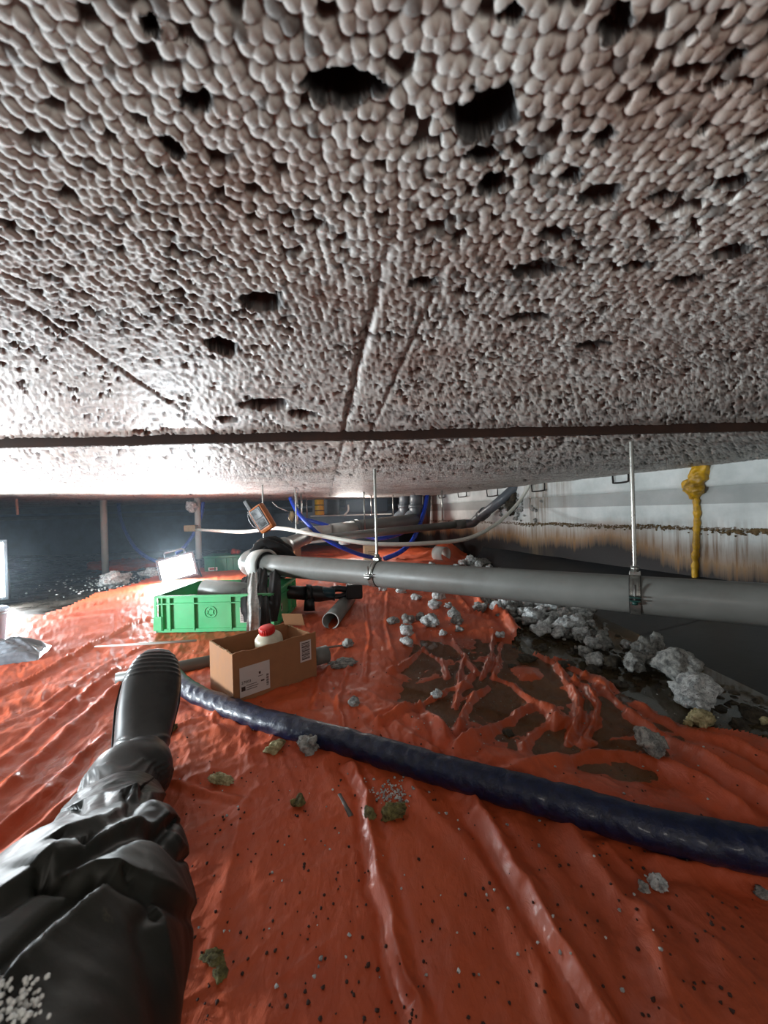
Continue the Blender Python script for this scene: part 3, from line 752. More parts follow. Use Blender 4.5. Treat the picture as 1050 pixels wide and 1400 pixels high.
# tee and far header pipe
hp = thing('drain_pipe', 'thick grey pipe running away behind the blue hose crossing', 'pipe', (-0.5, 3.6, 0.3))
a1 = Vector((-0.47, 3.48, 0.362)); a2 = P(566, 712, 4.6)
tube('tee_body', [a1, a1 + (a2 - a1) * 0.22], 0.078, MAT['pvc_light'], hp, 24)
tube('tee_branch', [a1 + Vector((.10, .06, 0)), a1 + Vector((.10, .05, -.12)), ], 0.05, MAT['pvc_light'], hp, 20)
tube('pipe_run', [a1 + (a2 - a1) * 0.2, a2], 0.082, MAT['pvc'], hp, 24)
tube('socket_rim', [a1 + (a2 - a1) * 0.20, a1 + (a2 - a1) * 0.24], 0.09, MAT['pvc'], hp, 24)
tp = thing('drain_pipe', 'thinner grey pipe on rods that turns up diagonally at the right wall', 'pipe', P(420, 740, 3.3))
b0 = P(418, 738, 3.28); b1 = P(636, 716, 3.9); b2 = P(652, 712, 3.85)
tube('pipe_run', [b0, b1], 0.036, MAT['pvc'], tp, 20)
tube('coupling', [b1 - (b1 - b0).normalized() * 0.12, b1], 0.046, MAT['pvc'], tp, 20)
tube('diagonal_pipe', smooth_path([b1, P(646, 715, 3.86), P(654, 708, 3.8), P(680, 688, 3.5), P(708, 663, 3.42)], 5), 0.043, MAT['pvc_dark'], tp, 20)
tube('socket_rim', [P(657, 706, 3.78), P(664, 700, 3.7)], 0.055, MAT['pvc_dark'], tp, 20)
for (u, r, lb) in ((550, .085, 'left one of two grey bent stack pipes coming down at the far end'), (566, .095, 'right one of two grey bent stack pipes coming down at the far end')):
    o = thing('stack_pipe', lb, 'pipe', P(u, 715, 4.9 - (u - 550) * .012))
    yy = 4.9 - (u - 550) * .012
    tube('upright', [P(u + 3, 668, yy), P(u + 3, 695, yy)], r * .8, MAT['pvc_dark'], o, 20)
    tube('bend', smooth_path([P(u + 3, 693, yy), P(u + 2, 702, yy), P(u - 5, 708, yy), P(u - 8, 716, yy - .05), P(u - 8, 722, yy - .05)], 5), r * .85, MAT['pvc_dark'], o, 20)
    tube('socket_rim', [P(u + 3, 690, yy), P(u + 3, 695, yy)], r * .98, MAT['pvc_dark'], o, 20)
o = thing('stack_pipe', 'thin dark pipe beside the far blue hose at the wall', 'pipe', P(583, 715, 5))
tube('upright', [P(584, 676, 4.95), P(582, 720, 4.95)], .05, MAT['pvc_dark'], o, 14)

# ------------------------------------------------------------------ threaded rods and clamps
def rod(base, label, r=0.006, group=None, top=0.775, thread=True):
    base = Vector(base); t = Vector((base.x, base.y, top))
    o = thing('threaded_rod', label, 'rod', base, 0, group)
    n = int((top - base.z) / 0.006) if thread else 2
    path = [base.lerp(t, i / n) for i in range(n + 1)]
    rr = [r * (1.0 if i % 2 else 0.86) for i in range(n + 1)] if thread else r
    V, Fc = tube_vf(path, rr, 10); mk('shaft', V, Fc, MAT['zinc'], o, True, True)
    tube('hex_nut', [base + Vector((0, 0, 0.002)), base + Vector((0, 0, 0.012))], r * 1.9, MAT['zinc'], o, 6)
    return o
def clamp_at(t, label, green=False):
    c = PA.lerp(PB, t); d = dirp; s = Vector((0, 0, 1)); sd = d.cross(s).normalized()   # sd to the viewer side
    o = thing('pipe_clamp', label, 'clamp', c + Vector((0, 0, -0.06)))
    def ring(r, w, th, a0, a1, off=0):
        Vv = []; Ff = []; n = 28
        for i in range(n + 1):
            a = a0 + (a1 - a0) * i / n; dr = sd * math.cos(a) + s * math.sin(a)
            for (q, z) in ((r, -w), (r + th, -w), (r + th, w), (r, w)):
                Vv.append(c + dr * q + d * (z + off))
        for i in range(n):
            for k2 in range(4):
                Ff.append([i * 4 + k2, (i + 1) * 4 + k2, (i + 1) * 4 + (k2 + 1) % 4, i * 4 + (k2 + 1) % 4])
        Ff += [[0, 1, 2, 3], [n * 4 + 3, n * 4 + 2, n * 4 + 1, n * 4]]
        return Vv, Ff
    v, f = ring(0.0555, 0.013, 0.003, 0.05, PI - 0.05); mk('upper_band', v, f, MAT['zinc'], o, False, True)
    v, f = ring(0.0555, 0.013, 0.003, PI + 0.05, 2 * PI - 0.05); mk('lower_band', v, f, MAT['zinc'], o, False, True)
    v, f = join_vf([ring(0.0585, 0.002, 0.0015, 0.35, PI - 0.3, -.007), ring(0.0585, 0.002, 0.0015, 0.35, PI - 0.3, .007)]); mk('band_rib', v, f, MAT['zinc'], o, False, True)
    v, f = join_vf([ring(0.053, 0.015, 0.0025, 0.0, PI - .02), ring(0.053, 0.015, 0.0025, PI, 2 * PI - .02)]); mk('rubber_lining', v, f, MAT['rubber'], o, False, True)
    R = Matrix((d, sd, s)).transposed().to_4x4()
    for sgn in (1, -1):
        M = Matrix.Translation(c + sd * sgn * 0.066) @ R
        box('lug', -0.013, 0.013, -0.013, 0.013, -0.007, -0.003, MAT['greenbolt'] if green else MAT['zinc'], o, 0.001, M, True)
        box('lug', -0.013, 0.013, -0.013, 0.013, 0.003, 0.007, MAT['greenbolt'] if green else MAT['zinc'], o, 0.001, M, True)
        q = c + sd * sgn * 0.068
        tube('bolt', [q - s * 0.018, q + s * 0.040], 0.0035, MAT['steel_dark'], o, 10)
        tube('bolt_head', [q - s * 0.016, q - s * 0.008], 0.008, MAT['greenbolt'] if green else MAT['steel_dark'], o, 6)
    M = Matrix.Translation(c + s * 0.064) @ R
    box('saddle', -0.014, 0.014, -0.010, 0.010, -0.006, 0.004, MAT['zinc'], o, 0.001, M, True)
    tube('hex_nut', [c + s * 0.066, c + s * 0.084], 0.011, MAT['zinc'], o, 6)
    return c
def t_for_u(u):
    best = min(range(2000), key=lambda i: abs(float(proj(np.array([list(PA.lerp(PB, i / 2000))]))[0][0]) - u)); return best / 2000
ta, tb = t_for_u(516), t_for_u(869)
ca1 = clamp_at(ta, 'steel pipe clamp on the main pipe under the middle rod')
cb1 = clamp_at(tb, 'steel pipe clamp with green bolts on the main pipe near the wall', True)
rod(ca1 + Vector((0, 0, 0.070)), 'tall threaded rod above the left clamp of the main pipe', 0.0062)
rod(cb1 + Vector((0, 0, 0.070)), 'threaded rod above the green bolted clamp at right', 0.0062)
tq = rpath[0]
rod((tq.x - .02, tq.y + .06, tq.z + .055), 'threaded rod beside the orange meter rising behind the elbow', 0.0058)
rod(Vector((-0.80, 2.95, 0.39)) + Vector((0.13, 0, 0)), 'threaded rod just right of the orange meter, above the return pipe', 0.006)
for (u, v, yy, lb) in ((407, 716, 3.45, 'short thin rod holding the wooden lump behind the white hose'), (413, 714, 3.6, 'thin rod left of the yellow drum, behind the blue hose'),
                       (420, 712, 4.6, 'very thin far rod nearest the left side of the yellow drum'), (499, 728, 3.6, 'thin rod with a nut on the thin far pipe, left of the tall middle rod'),
                       (508, 705, 4.3, 'faint thin rod directly behind and left of the tall middle rod'), (538, 714, 4.4, 'short thin rod beside the bent stack pipes'),
                       (605, 712, 3.72, 'thin rod with a nut near the far end of the right wall')):
    rod(P(u, v, yy), lb, 0.0065, None, thread=False)
cs_ = P(22, 682, 3.1); tube('conduit_stub', [(cs_.x, cs_.y, .735), (cs_.x + .01, cs_.y, .59)], .009, MAT['copper']); meta(bpy.context.scene.objects['conduit_stub'], 'short pinkish stub hanging from the ceiling at the left edge', 'pipe')
o = box('ceiling_board', -3.9, -2.95, 3.05, 3.4, CEIL - .012, CEIL + .03, MAT['redbrick']); meta(o, 'red-brown board let into the ceiling at the left edge', 'board')

# white support posts
for (u, vb, yy, lb) in ((144, 777, 3.75, 'left slim white post standing in the pile of crumbs'), (272, 764, 3.9, 'slim white post right of the floodlight')):
    b = P(u, vb, yy); o = thing('support_post', lb, 'post', (b.x, b.y, max(0, b.z)))
    z0 = 0.0 if u < 200 else b.z
    tube('shaft', [(b.x, b.y, -0.01 if u < 200 else z0), (b.x, b.y, 0.76)], 0.029, MAT['pvc_light'], o, 18)
    tube('top_collar', [(b.x, b.y, 0.73), (b.x, b.y, 0.76)], 0.036, MAT['pvc_light'], o, 18)
    if u > 200:
        tube('base_spike', [(b.x, b.y, -0.015), (b.x, b.y, z0 + .01)], 0.012, MAT['steel_dark'], o, 10)
b = P(266, 722, 3.83)
o = box('wood_block', b.x - .06, b.x + .05, b.y - .09, b.y - .02, b.z - .03, b.z + .03, MAT['wood'], None, .004); meta(o, 'weathered wood block fixed against the right white post', 'block')
V, Fc = rock_vf(P(263, 690, 3.85) + Vector((-.01, 0, -.01)), .055, (1, .8, .9), 5); o = mk('foam_chunk', V, Fc, MAT['rock_w']); meta(o, 'white foam chunk stuck to the ceiling beside the right white post', 'debris')

# ------------------------------------------------------------------ hoses
def hose(name, px, r, mat, label, seg=12):
    o = tube(name, smooth_path([P(*p) for p in px], 8), r, mat, None, seg); return meta(o, label, 'hose')
hose('white_hose', [(268, 724, 3.75), (330, 727, 3.1), (378, 722, 2.75), (430, 731, 2.45), (480, 740, 2.35), (520, 744, 2.35), (580, 743, 2.45), (640, 736, 2.7), (680, 715, 2.95), (708, 688, 3.15), (726, 660, 3.2)], .0135, MAT['white_hose'], 'long white hose sagging across the room to the right wall')
hose('blue_hose', [(162, 688, 4.6), (166, 712, 4.5), (180, 742, 4.3), (198, 760, 4.2), (222, 770, 4.15), (240, 775, 4.1)], .02, MAT['blue_hose'], 'blue hose curving down left of the floodlight')
hose('blue_hose', [(278, 686, 4.4), (275, 705, 4.4), (266, 728, 4.4), (252, 748, 4.35), (240, 757, 4.3)], .02, MAT['blue_hose'], 'blue hose hanging behind the right white post')
hose('blue_hose', [(397, 681, 3.5), (407, 700, 3.35), (424, 719, 3.28), (438, 732, 3.3), (460, 745, 3.3), (492, 758, 3.5), (520, 764, 3.7)], .019, MAT['blue_hose'], 'blue hose crossing the tee and running down right')
hose('blue_hose', [(395, 706, 4.2), (425, 712, 4.4), (470, 725, 4.2), (500, 733, 4.15), (520, 736, 4.1), (543, 731, 4.2), (560, 722, 4.5), (568, 715, 4.7)], .022, MAT['blue_hose'], 'blue hose looping low under the far grey pipes')
hose('blue_hose', [(585, 672, 4.7), (580, 698, 4.65), (572, 722, 4.5), (562, 742, 4.3), (545, 756, 4.2), (525, 764, 4.1)], .025, MAT['blue_hose'], 'blue hose dropping beside the stack pipes at the far wall')
# navy wrapped hose in the foreground
hp_px = [(236, 922, .028), (262, 945, .028), (300, 962, .028), (350, 981, .028), (420, 1000, .03), (500, 1022, .03), (600, 1052, .032), (700, 1079, .033), (800, 1106, .034), (900, 1135, .036), (1000, 1155, .038), (1060, 1167, .04), (1180, 1190, .042)]
path = smooth_path([F(u, v, z + .012) for u, v, z in hp_px], 26)
rad = []
for i, p in enumerate(path):
    f = i / len(path); rad.append(0.0240 + 0.005 * min(1, f * 1.6) + 0.0015 * mn.noise(Vector((i * .12, 0, 0))))
def wrinkle(i, k, p):
    return 0.0016 * mn.noise(p * 60) + 0.0030 * (1 - abs(mn.noise(Vector((p.x * 38 + p.z * 30, p.y * 38, p.z * 12))) * 2)) * (0.5 + 0.6 * mn.noise(p * 9))
V, Fc = tube_vf(path, rad, 36, True, 0.9, wrinkle)
nav = mk('wrapped_hose', V, Fc, MAT['bluefilm']); meta(nav, 'thick navy blue hose in crinkled wrapping crossing the tarpaulin', 'hose')

# ------------------------------------------------------------------ green crate
cr_ = thing('storage_crate', 'light green open plastic crate with ribbed sides under the pipe elbow', 'crate', (-0.755, 1.90, 0.022), math.radians(-1.0))
Wc, Dc, Hc = 0.265, 0.20, 0.165
def lerp2(a, b, t): return a + (b - a) * t
t_ = .004; ins_ = .012
def crate_wall(side):
    bm = bmesh.new(); L = Wc if side in 'fb' else Dc
    D0 = Dc if side in 'fb' else Wc
    rot = {'f': 0, 'r': PI / 2, 'b': PI, 'l': -PI / 2}[side]; M = Matrix.Rotation(rot, 4, 'Z')
    y = -(D0 - ins_)
    bm_box(bm, -(L - ins_), L - ins_, y, y + t_, 0.004, Hc, 0, M)
    bm_box(bm, -L, L, -D0, y + t_, Hc - .010, Hc, .0015, M)       # rim
    bm_box(bm, -L, L, -D0 + .001, y + .001, Hc - .038, Hc - .033, 0, M)
    bm_box(bm, -(L - .004), L - .004, -D0 + .004, y + .001, 0.004, .018, 0, M)
    xs = [-L + .004, -L + .040, -L + .075, -L + .11, -L + .20, L - .20, L - .11, L - .075, L - .04, L - .004]
    xs = [-L + .002, -L + .035, -L + .068, -L * 0.34, L * 0.28, L - .068, L - .035, L - .002] if side in 'fb' else [-L + .002, -L + .035, -.09, .09, L - .035, L - .002]
    for x in xs: bm_box(bm, x - .0025, x + .0025, -D0 + .001, y + .001, .012, Hc - .008, 0, M)
    return bm
for sname, s_ in (('side_wall', 'f'), ('side_wall', 'b'), ('end_wall', 'l'), ('end_wall', 'r')):
    from_bm(sname, crate_wall(s_), MAT['green'], cr_)
box('crate_floor', -Wc + .014, Wc - .014, -Dc + .014, Dc - .014, 0, .006, MAT['green'], cr_)
box('corner_clip', -Wc - .004, -Wc + .034, -Dc - .003, -Dc + .012, .012, .075, MAT['green'], cr_, .003)
# embossed emblem ring and lettering lines
V, Fc = tube_vf([(-0.02 + .026 * math.cos(a * PI / 12), -Dc + .0105, .088 + .026 * math.sin(a * PI / 12)) for a in range(25)], .0014, 6, False)
mk('embossed_emblem', V, Fc, MAT['green'], cr_)
V, Fc = tube_vf([(-0.02 + .014 * math.cos(a * PI / 6) * (1.25 if a % 2 else .8), -Dc + .0105, .088 + .014 * math.sin(a * PI / 6) * (1.25 if a % 2 else .8)) for a in range(13)], .0014, 6, False)
mk('embossed_emblem', V, Fc, MAT['green'], cr_)
lab = box('paper_label', Wc * .42, Wc * .42 + .036, -Dc + .0095, -Dc + .0115, .038, .105, MAT['paper'], cr_); lab['label'] = 'white paper label'
for i in range(6):
    box('print_line', Wc * .42 + .004, Wc * .42 + .030 - .004 * (i % 3), -Dc + .0088, -Dc + .0097, .048 + i * .009, .051 + i * .009, MAT['ink'], lab)
lab = box('paper_label', Wc - .0135, Wc - .0105, -.12, -.03, .05, .085, MAT['paper'], cr_); lab['label'] = 'grubby label on the end'
box('print_line', Wc - .0107, Wc - .0095, -.085, -.045, .060, .076, MAT['ink'], lab)
# offcut of pipe in the crate
ob = thing('pipe_offcut', 'fat grey pipe offcut lying in the green crate', 'pipe', (-0.80, 1.86, .04))
p0 = Vector((-0.90, 1.93, .165)); p1 = Vector((-0.62, 1.86, .145))
tube('pipe_wall', [p0, p1], .056, MAT['pvc'], ob, 28, wall=.004)
tube('pipe_offcut', [Vector((-0.60, 1.86, .15)), Vector((-.53, 1.85, .15))], [.036, .030], MAT['copper'], None, 18, wall=.003)
meta(bpy.data.objects['pipe_offcut.001'], 'short pinkish fitting beside the fat offcut in the green crate', 'fitting')
for i, (x, y, z, r, m, lb) in enumerate(((-.93, 1.84, .13, .05, 'paper', 'crumpled white wrapper in the left end of the green crate'), (-.70, 1.95, .07, .07, 'fabric', 'dark rag in the bottom of the green crate'))):
    V, Fc = rock_vf((x, y, z), r, (1.1, .9, .7), 31 + i, 3, .5); meta(mk('rag', V, Fc, MAT[m]), lb, 'rag')
# far dark green toolbox
g = F(305, 776, 0.0); g = Vector((-1.50, 3.75, 0.0))
tb_ = thing('tool_crate', 'dark green tool box with a red and white sticker, far behind the elbow', 'box', g, math.radians(6))
box('body', -.20, .20, -.13, .13, 0, .15, MAT['dkgreen'], tb_, .012); box('lid', -.205, .205, -.135, .135, .14, .165, MAT['dkgreen'], tb_, .006)
for x in (-.1, 0.0, .06, .12, .18): box('rib', x - .004, x + .004, -.138, -.128, .012, .14, MAT['dkgreen'], tb_)
lab = box('paper_label', -.16, -.08, -.1345, -.131, .03, .06, MAT['paper'], tb_); lab['label'] = 'small white and red sticker'
box('print_mark', -.15, -.09, -.136, -.134, .038, .052, MAT['redbrick'], lab)
V, Fc = rock_vf((-1.44, 3.74, .185), .05, (1.3, 1, .5), 45, 3); meta(mk('rag', V, Fc, MAT['redbrick']), 'reddish lump on top of the far dark green box', 'rag')

# ------------------------------------------------------------------ cardboard box
cb_ = thing('cardboard_box', 'open brown cardboard box with a paper label, holding the bottle', 'box', (-0.414, 1.03, 0.022), math.radians(43.5))
BL, BW, BH = .262, .168, .14
def torn_panel(name, ax, p0, L, th, H, seed, out):
    """upright card panel with an uneven torn top edge; ax = 'x' or 'y' direction"""
    n = 26; V = []; Fc = []
    for i in range(n + 1):
        s = L * i / n; hh = H + .0035 * mn.noise(Vector((i * .9, seed, 0))) + .004 * mn.noise(Vector((i * .25, seed, 4)))
        for (o, z) in ((0, 0), (th, 0), (th, hh), (0, hh)):
            V.append((p0[0] + s, p0[1] + o, z) if ax == 'x' else (p0[0] + o, p0[1] + s, z))
    for i in range(n):
        for k2 in range(4): Fc.append([i * 4 + k2, (i + 1) * 4 + k2, (i + 1) * 4 + (k2 + 1) % 4, i * 4 + (k2 + 1) % 4])
    Fc += [[3, 2, 1, 0], [n * 4, n * 4 + 1, n * 4 + 2, n * 4 + 3]]
    o = mk(name, V, Fc, [MAT['card'], MAT['card_edge']], cb_, False)
    for p in o.data.polygons:
        if p.normal.z > 0.6: p.material_index = 1
    return o
torn_panel('side_panel', 'x', (0, 0), BL, .005, BH, 1, 0); torn_panel('side_panel', 'x', (0, BW - .005), BL, .005, BH, 5, 0)
torn_panel('end_panel', 'y', (0, .005), BW - .01, .005, BH, 9, 0); torn_panel('end_panel', 'y', (BL - .005, .005), BW - .01, .005, BH - .01, 13, 0)
box('base_panel', .005, BL - .005, .005, BW - .005, 0, .004, MAT['card'], cb_)
bm = bmesh.new(); bm_box(bm, 0, .07, 0, .003, 0, .05, 0, Matrix.Translation((BL - .02, BW - .012, BH - .005)) @ Matrix.Rotation(-.9, 4, 'Z') @ Matrix.Rotation(.5, 4, 'X')); from_bm('flap', bm, MAT['card'], cb_)
lab = box('shipping_label', .018, .105, -.0012, .0002, .018, .098, MAT['paper'], cb_); lab['label'] = 'large pale printed label'
def text_part(name, s, size, M, mat, parent):
    c = bpy.data.curves.new(name, 'FONT'); c.body = s; c.size = size; c.extrude = 0.0002; c.resolution_u = 2
    t = bpy.data.objects.new(name, c); COL.objects.link(t); dg = bpy.context.evaluated_depsgraph_get()
    me = bpy.data.meshes.new_from_object(t.evaluated_get(dg)); bpy.data.objects.remove(t)
    me.transform(M); me.materials.clear(); me.materials.append(mat)
    o = bpy.data.objects.new(name, me); COL.objects.link(o); o.parent = parent; return o
Rf = Matrix.Rotation(PI / 2, 4, 'X')
lo = Vector(lab.location)
text_part('printed_text', '27003', .011, Matrix.Translation((.022, -.0016, .053)) @ Rf, MAT['ink'], lab)
for i in range(3): box('print_line', .036, .066 + .004 * (i % 2), -.0016, -.0011, .046 - i * .006, .0475 - i * .006, MAT['ink'], lab)
box('print_line', .022, .033, -.0016, -.0011, .034, .046, MAT['ink'], lab)
for i in range(9): box('bar_code', .094, .101, -.0016, -.0011, .030 + i * .0037, .0315 + i * .0037 + (.0008 if i % 2 else 0), MAT['ink'], lab)
V, Fc = tube_vf([(.075, -.0014, .068), (.075, -.0014, .074)], .003, 4); mk('print_mark', V, Fc, MAT['ink'], lab)
box('print_line', .070, .084, -.0016, -.0011, .061, .0625, MAT['ink'], lab); box('print_line', .078, .088, -.0016, -.0011, .045, .049, MAT['ink'], lab)
lab = box('bar_code_label', .205, .243, -.0012, .0002, .060, .122, MAT['paper'], cb_); lab['label'] = 'tall barcode label at the right end'
for i in range(13): box('bar_code', .210, .238, -.0016, -.0011, .066 + i * .0040, .0678 + i * .0040 + (.0010 if i % 3 == 0 else 0), MAT['ink'], lab)

# bottle (leaning in the box)
def lathe(name, prof, mat, parent, M=Matrix.Identity(4), seg=28, world=False):
    V = []; Fc = []
    for r, z in prof:
        for k2 in range(seg): V.append(M @ Vector((r * math.cos(2 * PI * k2 / seg), r * math.sin(2 * PI * k2 / seg), z)))
    for i in range(len(prof) - 1):
        for k2 in range(seg):
            q = (k2 + 1) % seg; Fc.append([i * seg + k2, i * seg + q, (i + 1) * seg + q, (i + 1) * seg + k2])
    Fc.append(list(range(seg))[::-1]); Fc.append([(len(prof) - 1) * seg + k2 for k2 in range(seg)])
    return mk(name, V, Fc, mat, parent, True, world)
bt = thing('bottle', 'cream plastic bottle with a red screw cap leaning in the cardboard box', 'bottle', (-0.338, 1.165, .038), 0, None, (math.radians(6), math.radians(-9), .4))
lathe('bottle_body', [(.030, 0), (.038, .003), (.040, .01), (.040, .100), (.0385, .104), (.040, .108), (.040, .126), (.038, .136), (.032, .143), (.021, .147), (.019, .151)], MAT['bottle'], bt)
cp_ = lathe('cap', [(.0215, .1475), (.0225, .149), (.022, .166), (.020, .168)], MAT['redcap'], bt)
Vr = []
for k2 in range(24):
    a = 2 * PI * k2 / 24; Vr.append(tube_vf([(.0224 * math.cos(a), .0224 * math.sin(a), .150), (.0219 * math.cos(a), .0219 * math.sin(a), .165)], .0011, 4))
V, Fc = join_vf(Vr); mk('cap_grip', V, Fc, MAT['redcap'], cp_)
# bits in and behind the box
o = tube('metal_bar', [(-0.33, 1.37, .045), (-0.17, 1.45, .035)], .004, MAT['zinc'], None, 8); meta(o, 'thin pale rod behind the cardboard box pointing at the pipe offcut', 'rod')
o = tube('pipe_fitting', [(-.245, 1.27, .06), (-.205, 1.30, .06)], .028, MAT['pvc'], None, 20, wall=.003); meta(o, 'small grey pipe fitting behind the right end of the cardboard box', 'fitting')
# grey pipe lengths on the tarpaulin
a = F(158, 930, .035); b = F(290, 904, .035)
o = tube('pipe_offcut', [a, b], .021, MAT['pvc'], None, 22, wall=.003); meta(o, 'pale grey pipe length lying between the boot and the cardboard box', 'pipe')
a = F(452, 849, .05); b = F(477, 818, .05)
po = thing('pipe_offcut', 'grey pipe offcut with open end toward the camera under the black tool', 'pipe', (a.x, a.y, .02))
tube('pipe_wall', [a, b], .038, MAT['pvc'], po, 28, wall=.004)
tube('cut_rim', [a, a + (b - a).normalized() * .004], .0385, MAT['pvc_light'], po, 28, wall=.0045)
a = F(130, 884, .045); b = F(268, 876, .045)
V, Fc = tube_vf([a, a.lerp(b, .5), b], [.004, .009, .009], 8, True, .5); o = mk('metal_bar', V, Fc, MAT['pvc_light']); meta(o, 'long thin pale strip lying in front of the green crate', 'strip')
o = tube('pipe_offcut', [P(610, 766, 3.95), P(597, 764, 4.05)], .075, MAT['pvc_light'], None, 22, wall=.006); meta(o, 'short pale grey pipe coupling lying at the foot of the right wall', 'pipe')
bpy.data.objects[o.name].location.z = max(o.location.z, 0.005)
o = tube('pipe_offcut', [P(130, 759, 4.7), P(250, 750, 5.3)], .05, MAT['pvc_dark'], None, 18, wall=.005); meta(o, 'greenish grey pipe lying in the dark behind the left post', 'pipe'); o.location.z = 0.0
a = F(464, 1088, .02); b = F(480, 1117, .02)
o = tube('metal_pin', [a, b], .0048, MAT['steel_dark'], None, 12); meta(o, 'small grey metal pin on the tarpaulin in the foreground', 'pin')

# ------------------------------------------------------------------ floodlight in view, and the one at the left edge
def flood(loc, rot, label, w_=.27, h_=.19, strength=18):
    o = thing('floodlight', label, 'lamp', loc, 0, None, rot)
    bm = bmesh.new()
    bm_box(bm, -w_ / 2 - .018, w_ / 2 + .018, 0, .045, -h_ / 2 - .018, -h_ / 2, .004); bm_box(bm, -w_ / 2 - .018, w_ / 2 + .018, 0, .045, h_ / 2, h_ / 2 + .018, .004)
    bm_box(bm, -w_ / 2 - .018, -w_ / 2, 0, .045, -h_ / 2, h_ / 2, .004); bm_box(bm, w_ / 2, w_ / 2 + .018, 0, .045, -h_ / 2, h_ / 2, .004)
    from_bm('housing', bm, MAT['pvc_dark'], o)
    box('back_shell', -w_ / 2 - .008, w_ / 2 + .008, .02, .06, -h_ / 2 - .008, h_ / 2 + .008, MAT['tool'], o, .006)
    p = box('light_panel', -w_ / 2, w_ / 2, .006, .012, -h_ / 2, h_ / 2, emitter('lit_panel', (0.93, 0.98, 1.0), strength), o); p['label'] = 'glowing white panel'
    hx = w_ * .3; zt = h_ / 2 + .018
    tube('handle', smooth_path([(-hx, .03, zt - .005), (-hx, .03, zt + .03), (-hx + .02, .03, zt + .045), (hx - .02, .03, zt + .045), (hx, .03, zt + .03), (hx, .03, zt - .005)], 4), .008, MAT['pvc_dark'], o, 10, world=False)
    for s_ in (-1, 1):
        tube('foot', smooth_path([(s_ * (w_ / 2 + .02), .03, 0), (s_ * (w_ / 2 + .026), .05, -h_ / 2), (s_ * (w_ / 2 + .02), .10, -h_ / 2 - .03)], 4), .007, MAT['tool'], o, 8, world=False)
    return o
flood(P(242, 776, 3.2), (math.radians(-12), math.radians(-13), math.radians(18)), 'lit square floodlight with a carrying handle standing on the tarpaulin', .25, .17)
flood(LAMP_L, (math.radians(-2), 0, math.radians(48)), 'lit work lamp half out of frame at the left edge', .30, .36, 30)

# ------------------------------------------------------------------ jacket and straps over the elbow
def strip(name, path, w_, mat, parent, seed=0, th=.006, amp=.006):
    """hanging cloth strip with folds, closed and thick"""
    pts = smooth_path(path, 10); n = len(pts); m = 12; V = []; Fc = []
    for side in (0, 1):
        for i, p in enumerate(pts):
            t = (pts[min(i + 1, n - 1)] - pts[max(i - 1, 0)]).normalized()
            x = Vector((1, 0.25, 0)).normalized(); nr = t.cross(x).normalized()
            wv = w_ * (1 + .25 * mn.noise(Vector((i * .12, seed, 0))))
            for j in range(m + 1):
                s = j / m - .5; q = amp * .4 * math.sin(j * .9 + seed + i * .08) + amp * 2.6 * mn.noise(Vector((j * .34 + i * .05, i * .10, seed)))
                V.append(p + x * (s * wv) + nr * (q + (th if side else 0) * math.cos(s * PI)))
    N = n * (m + 1)
    for i in range(n - 1):
        for j in range(m):
            a = i * (m + 1) + j; Fc.append([a, a + 1, a + m + 2, a + m + 1]); Fc.append([N + a + m + 1, N + a + m + 2, N + a + 1, N + a])
        a = i * (m + 1); Fc.append([a, a + m + 1, N + a + m + 1, N + a]); b = a + m; Fc.append([b + m + 1, b, N + b, N + b + m + 1])
    return mk(name, V, Fc, mat, parent, True, True)
jk = thing('harness', 'black harness with a silvery strap slung over the pipe elbow', 'harness', (-.70, 1.95, .05))
strip('hanging_sleeve', [P(338, 790, 2.0), P(336, 805, 1.86), P(338, 830, 1.64), P(342, 850, 1.62)], .05, MAT['fabric'], jk, 1, .014)
st_ = strip('silvery_strap', [P(346, 785, 1.94), P(345, 805, 1.77), P(346, 830, 1.55), P(346, 864, 1.52)], .045, MAT['grey_strap'], jk, 3, .010); st_['label'] = 'silvery grey strap'
strip('hanging_sleeve', [P(358, 780, 2.0), P(358, 805, 1.80), P(360, 835, 1.58), P(362, 866, 1.55)], .05, MAT['fabric'], jk, 5, .014)
strip('hanging_sleeve', [P(376, 775, 2.1), P(376, 790, 1.92), P(375, 815, 1.72), P(372, 850, 1.68)], .055, MAT['fabric'], jk, 8, .020)
for i, (pth, r) in enumerate((([(348, 748, 2.16), (368, 738, 2.2), (392, 748, 2.25), (398, 758, 2.3)], .020), ([(345, 757, 2.12), (360, 743, 2.15), (385, 750, 2.2), (402, 765, 2.25)], .024),
                              ([(352, 764, 2.22), (372, 750, 2.26), (396, 765, 2.3)], .03), ([(358, 742, 2.3), (376, 736, 2.3), (396, 752, 2.35)], .014), ([(384, 757, 2.22), (398, 770, 2.2), (380, 790, 2.1)], .028))):
    pa = smooth_path([P(*q) for q in pth], 8)
    V, Fc = tube_vf(pa, r, 14, True, 1, lambda i, k, p: .006 * mn.noise(p * 40)); mk('bunched_cloth', V, Fc, MAT['fabric'], jk, True, True)
tube('buckle', smooth_path([P(352, 825, 1.57), P(357, 832, 1.57), P(360, 842, 1.56), P(355, 850, 1.56), P(349, 845, 1.56)], 5), .003, MAT['zinc'], jk, 8)

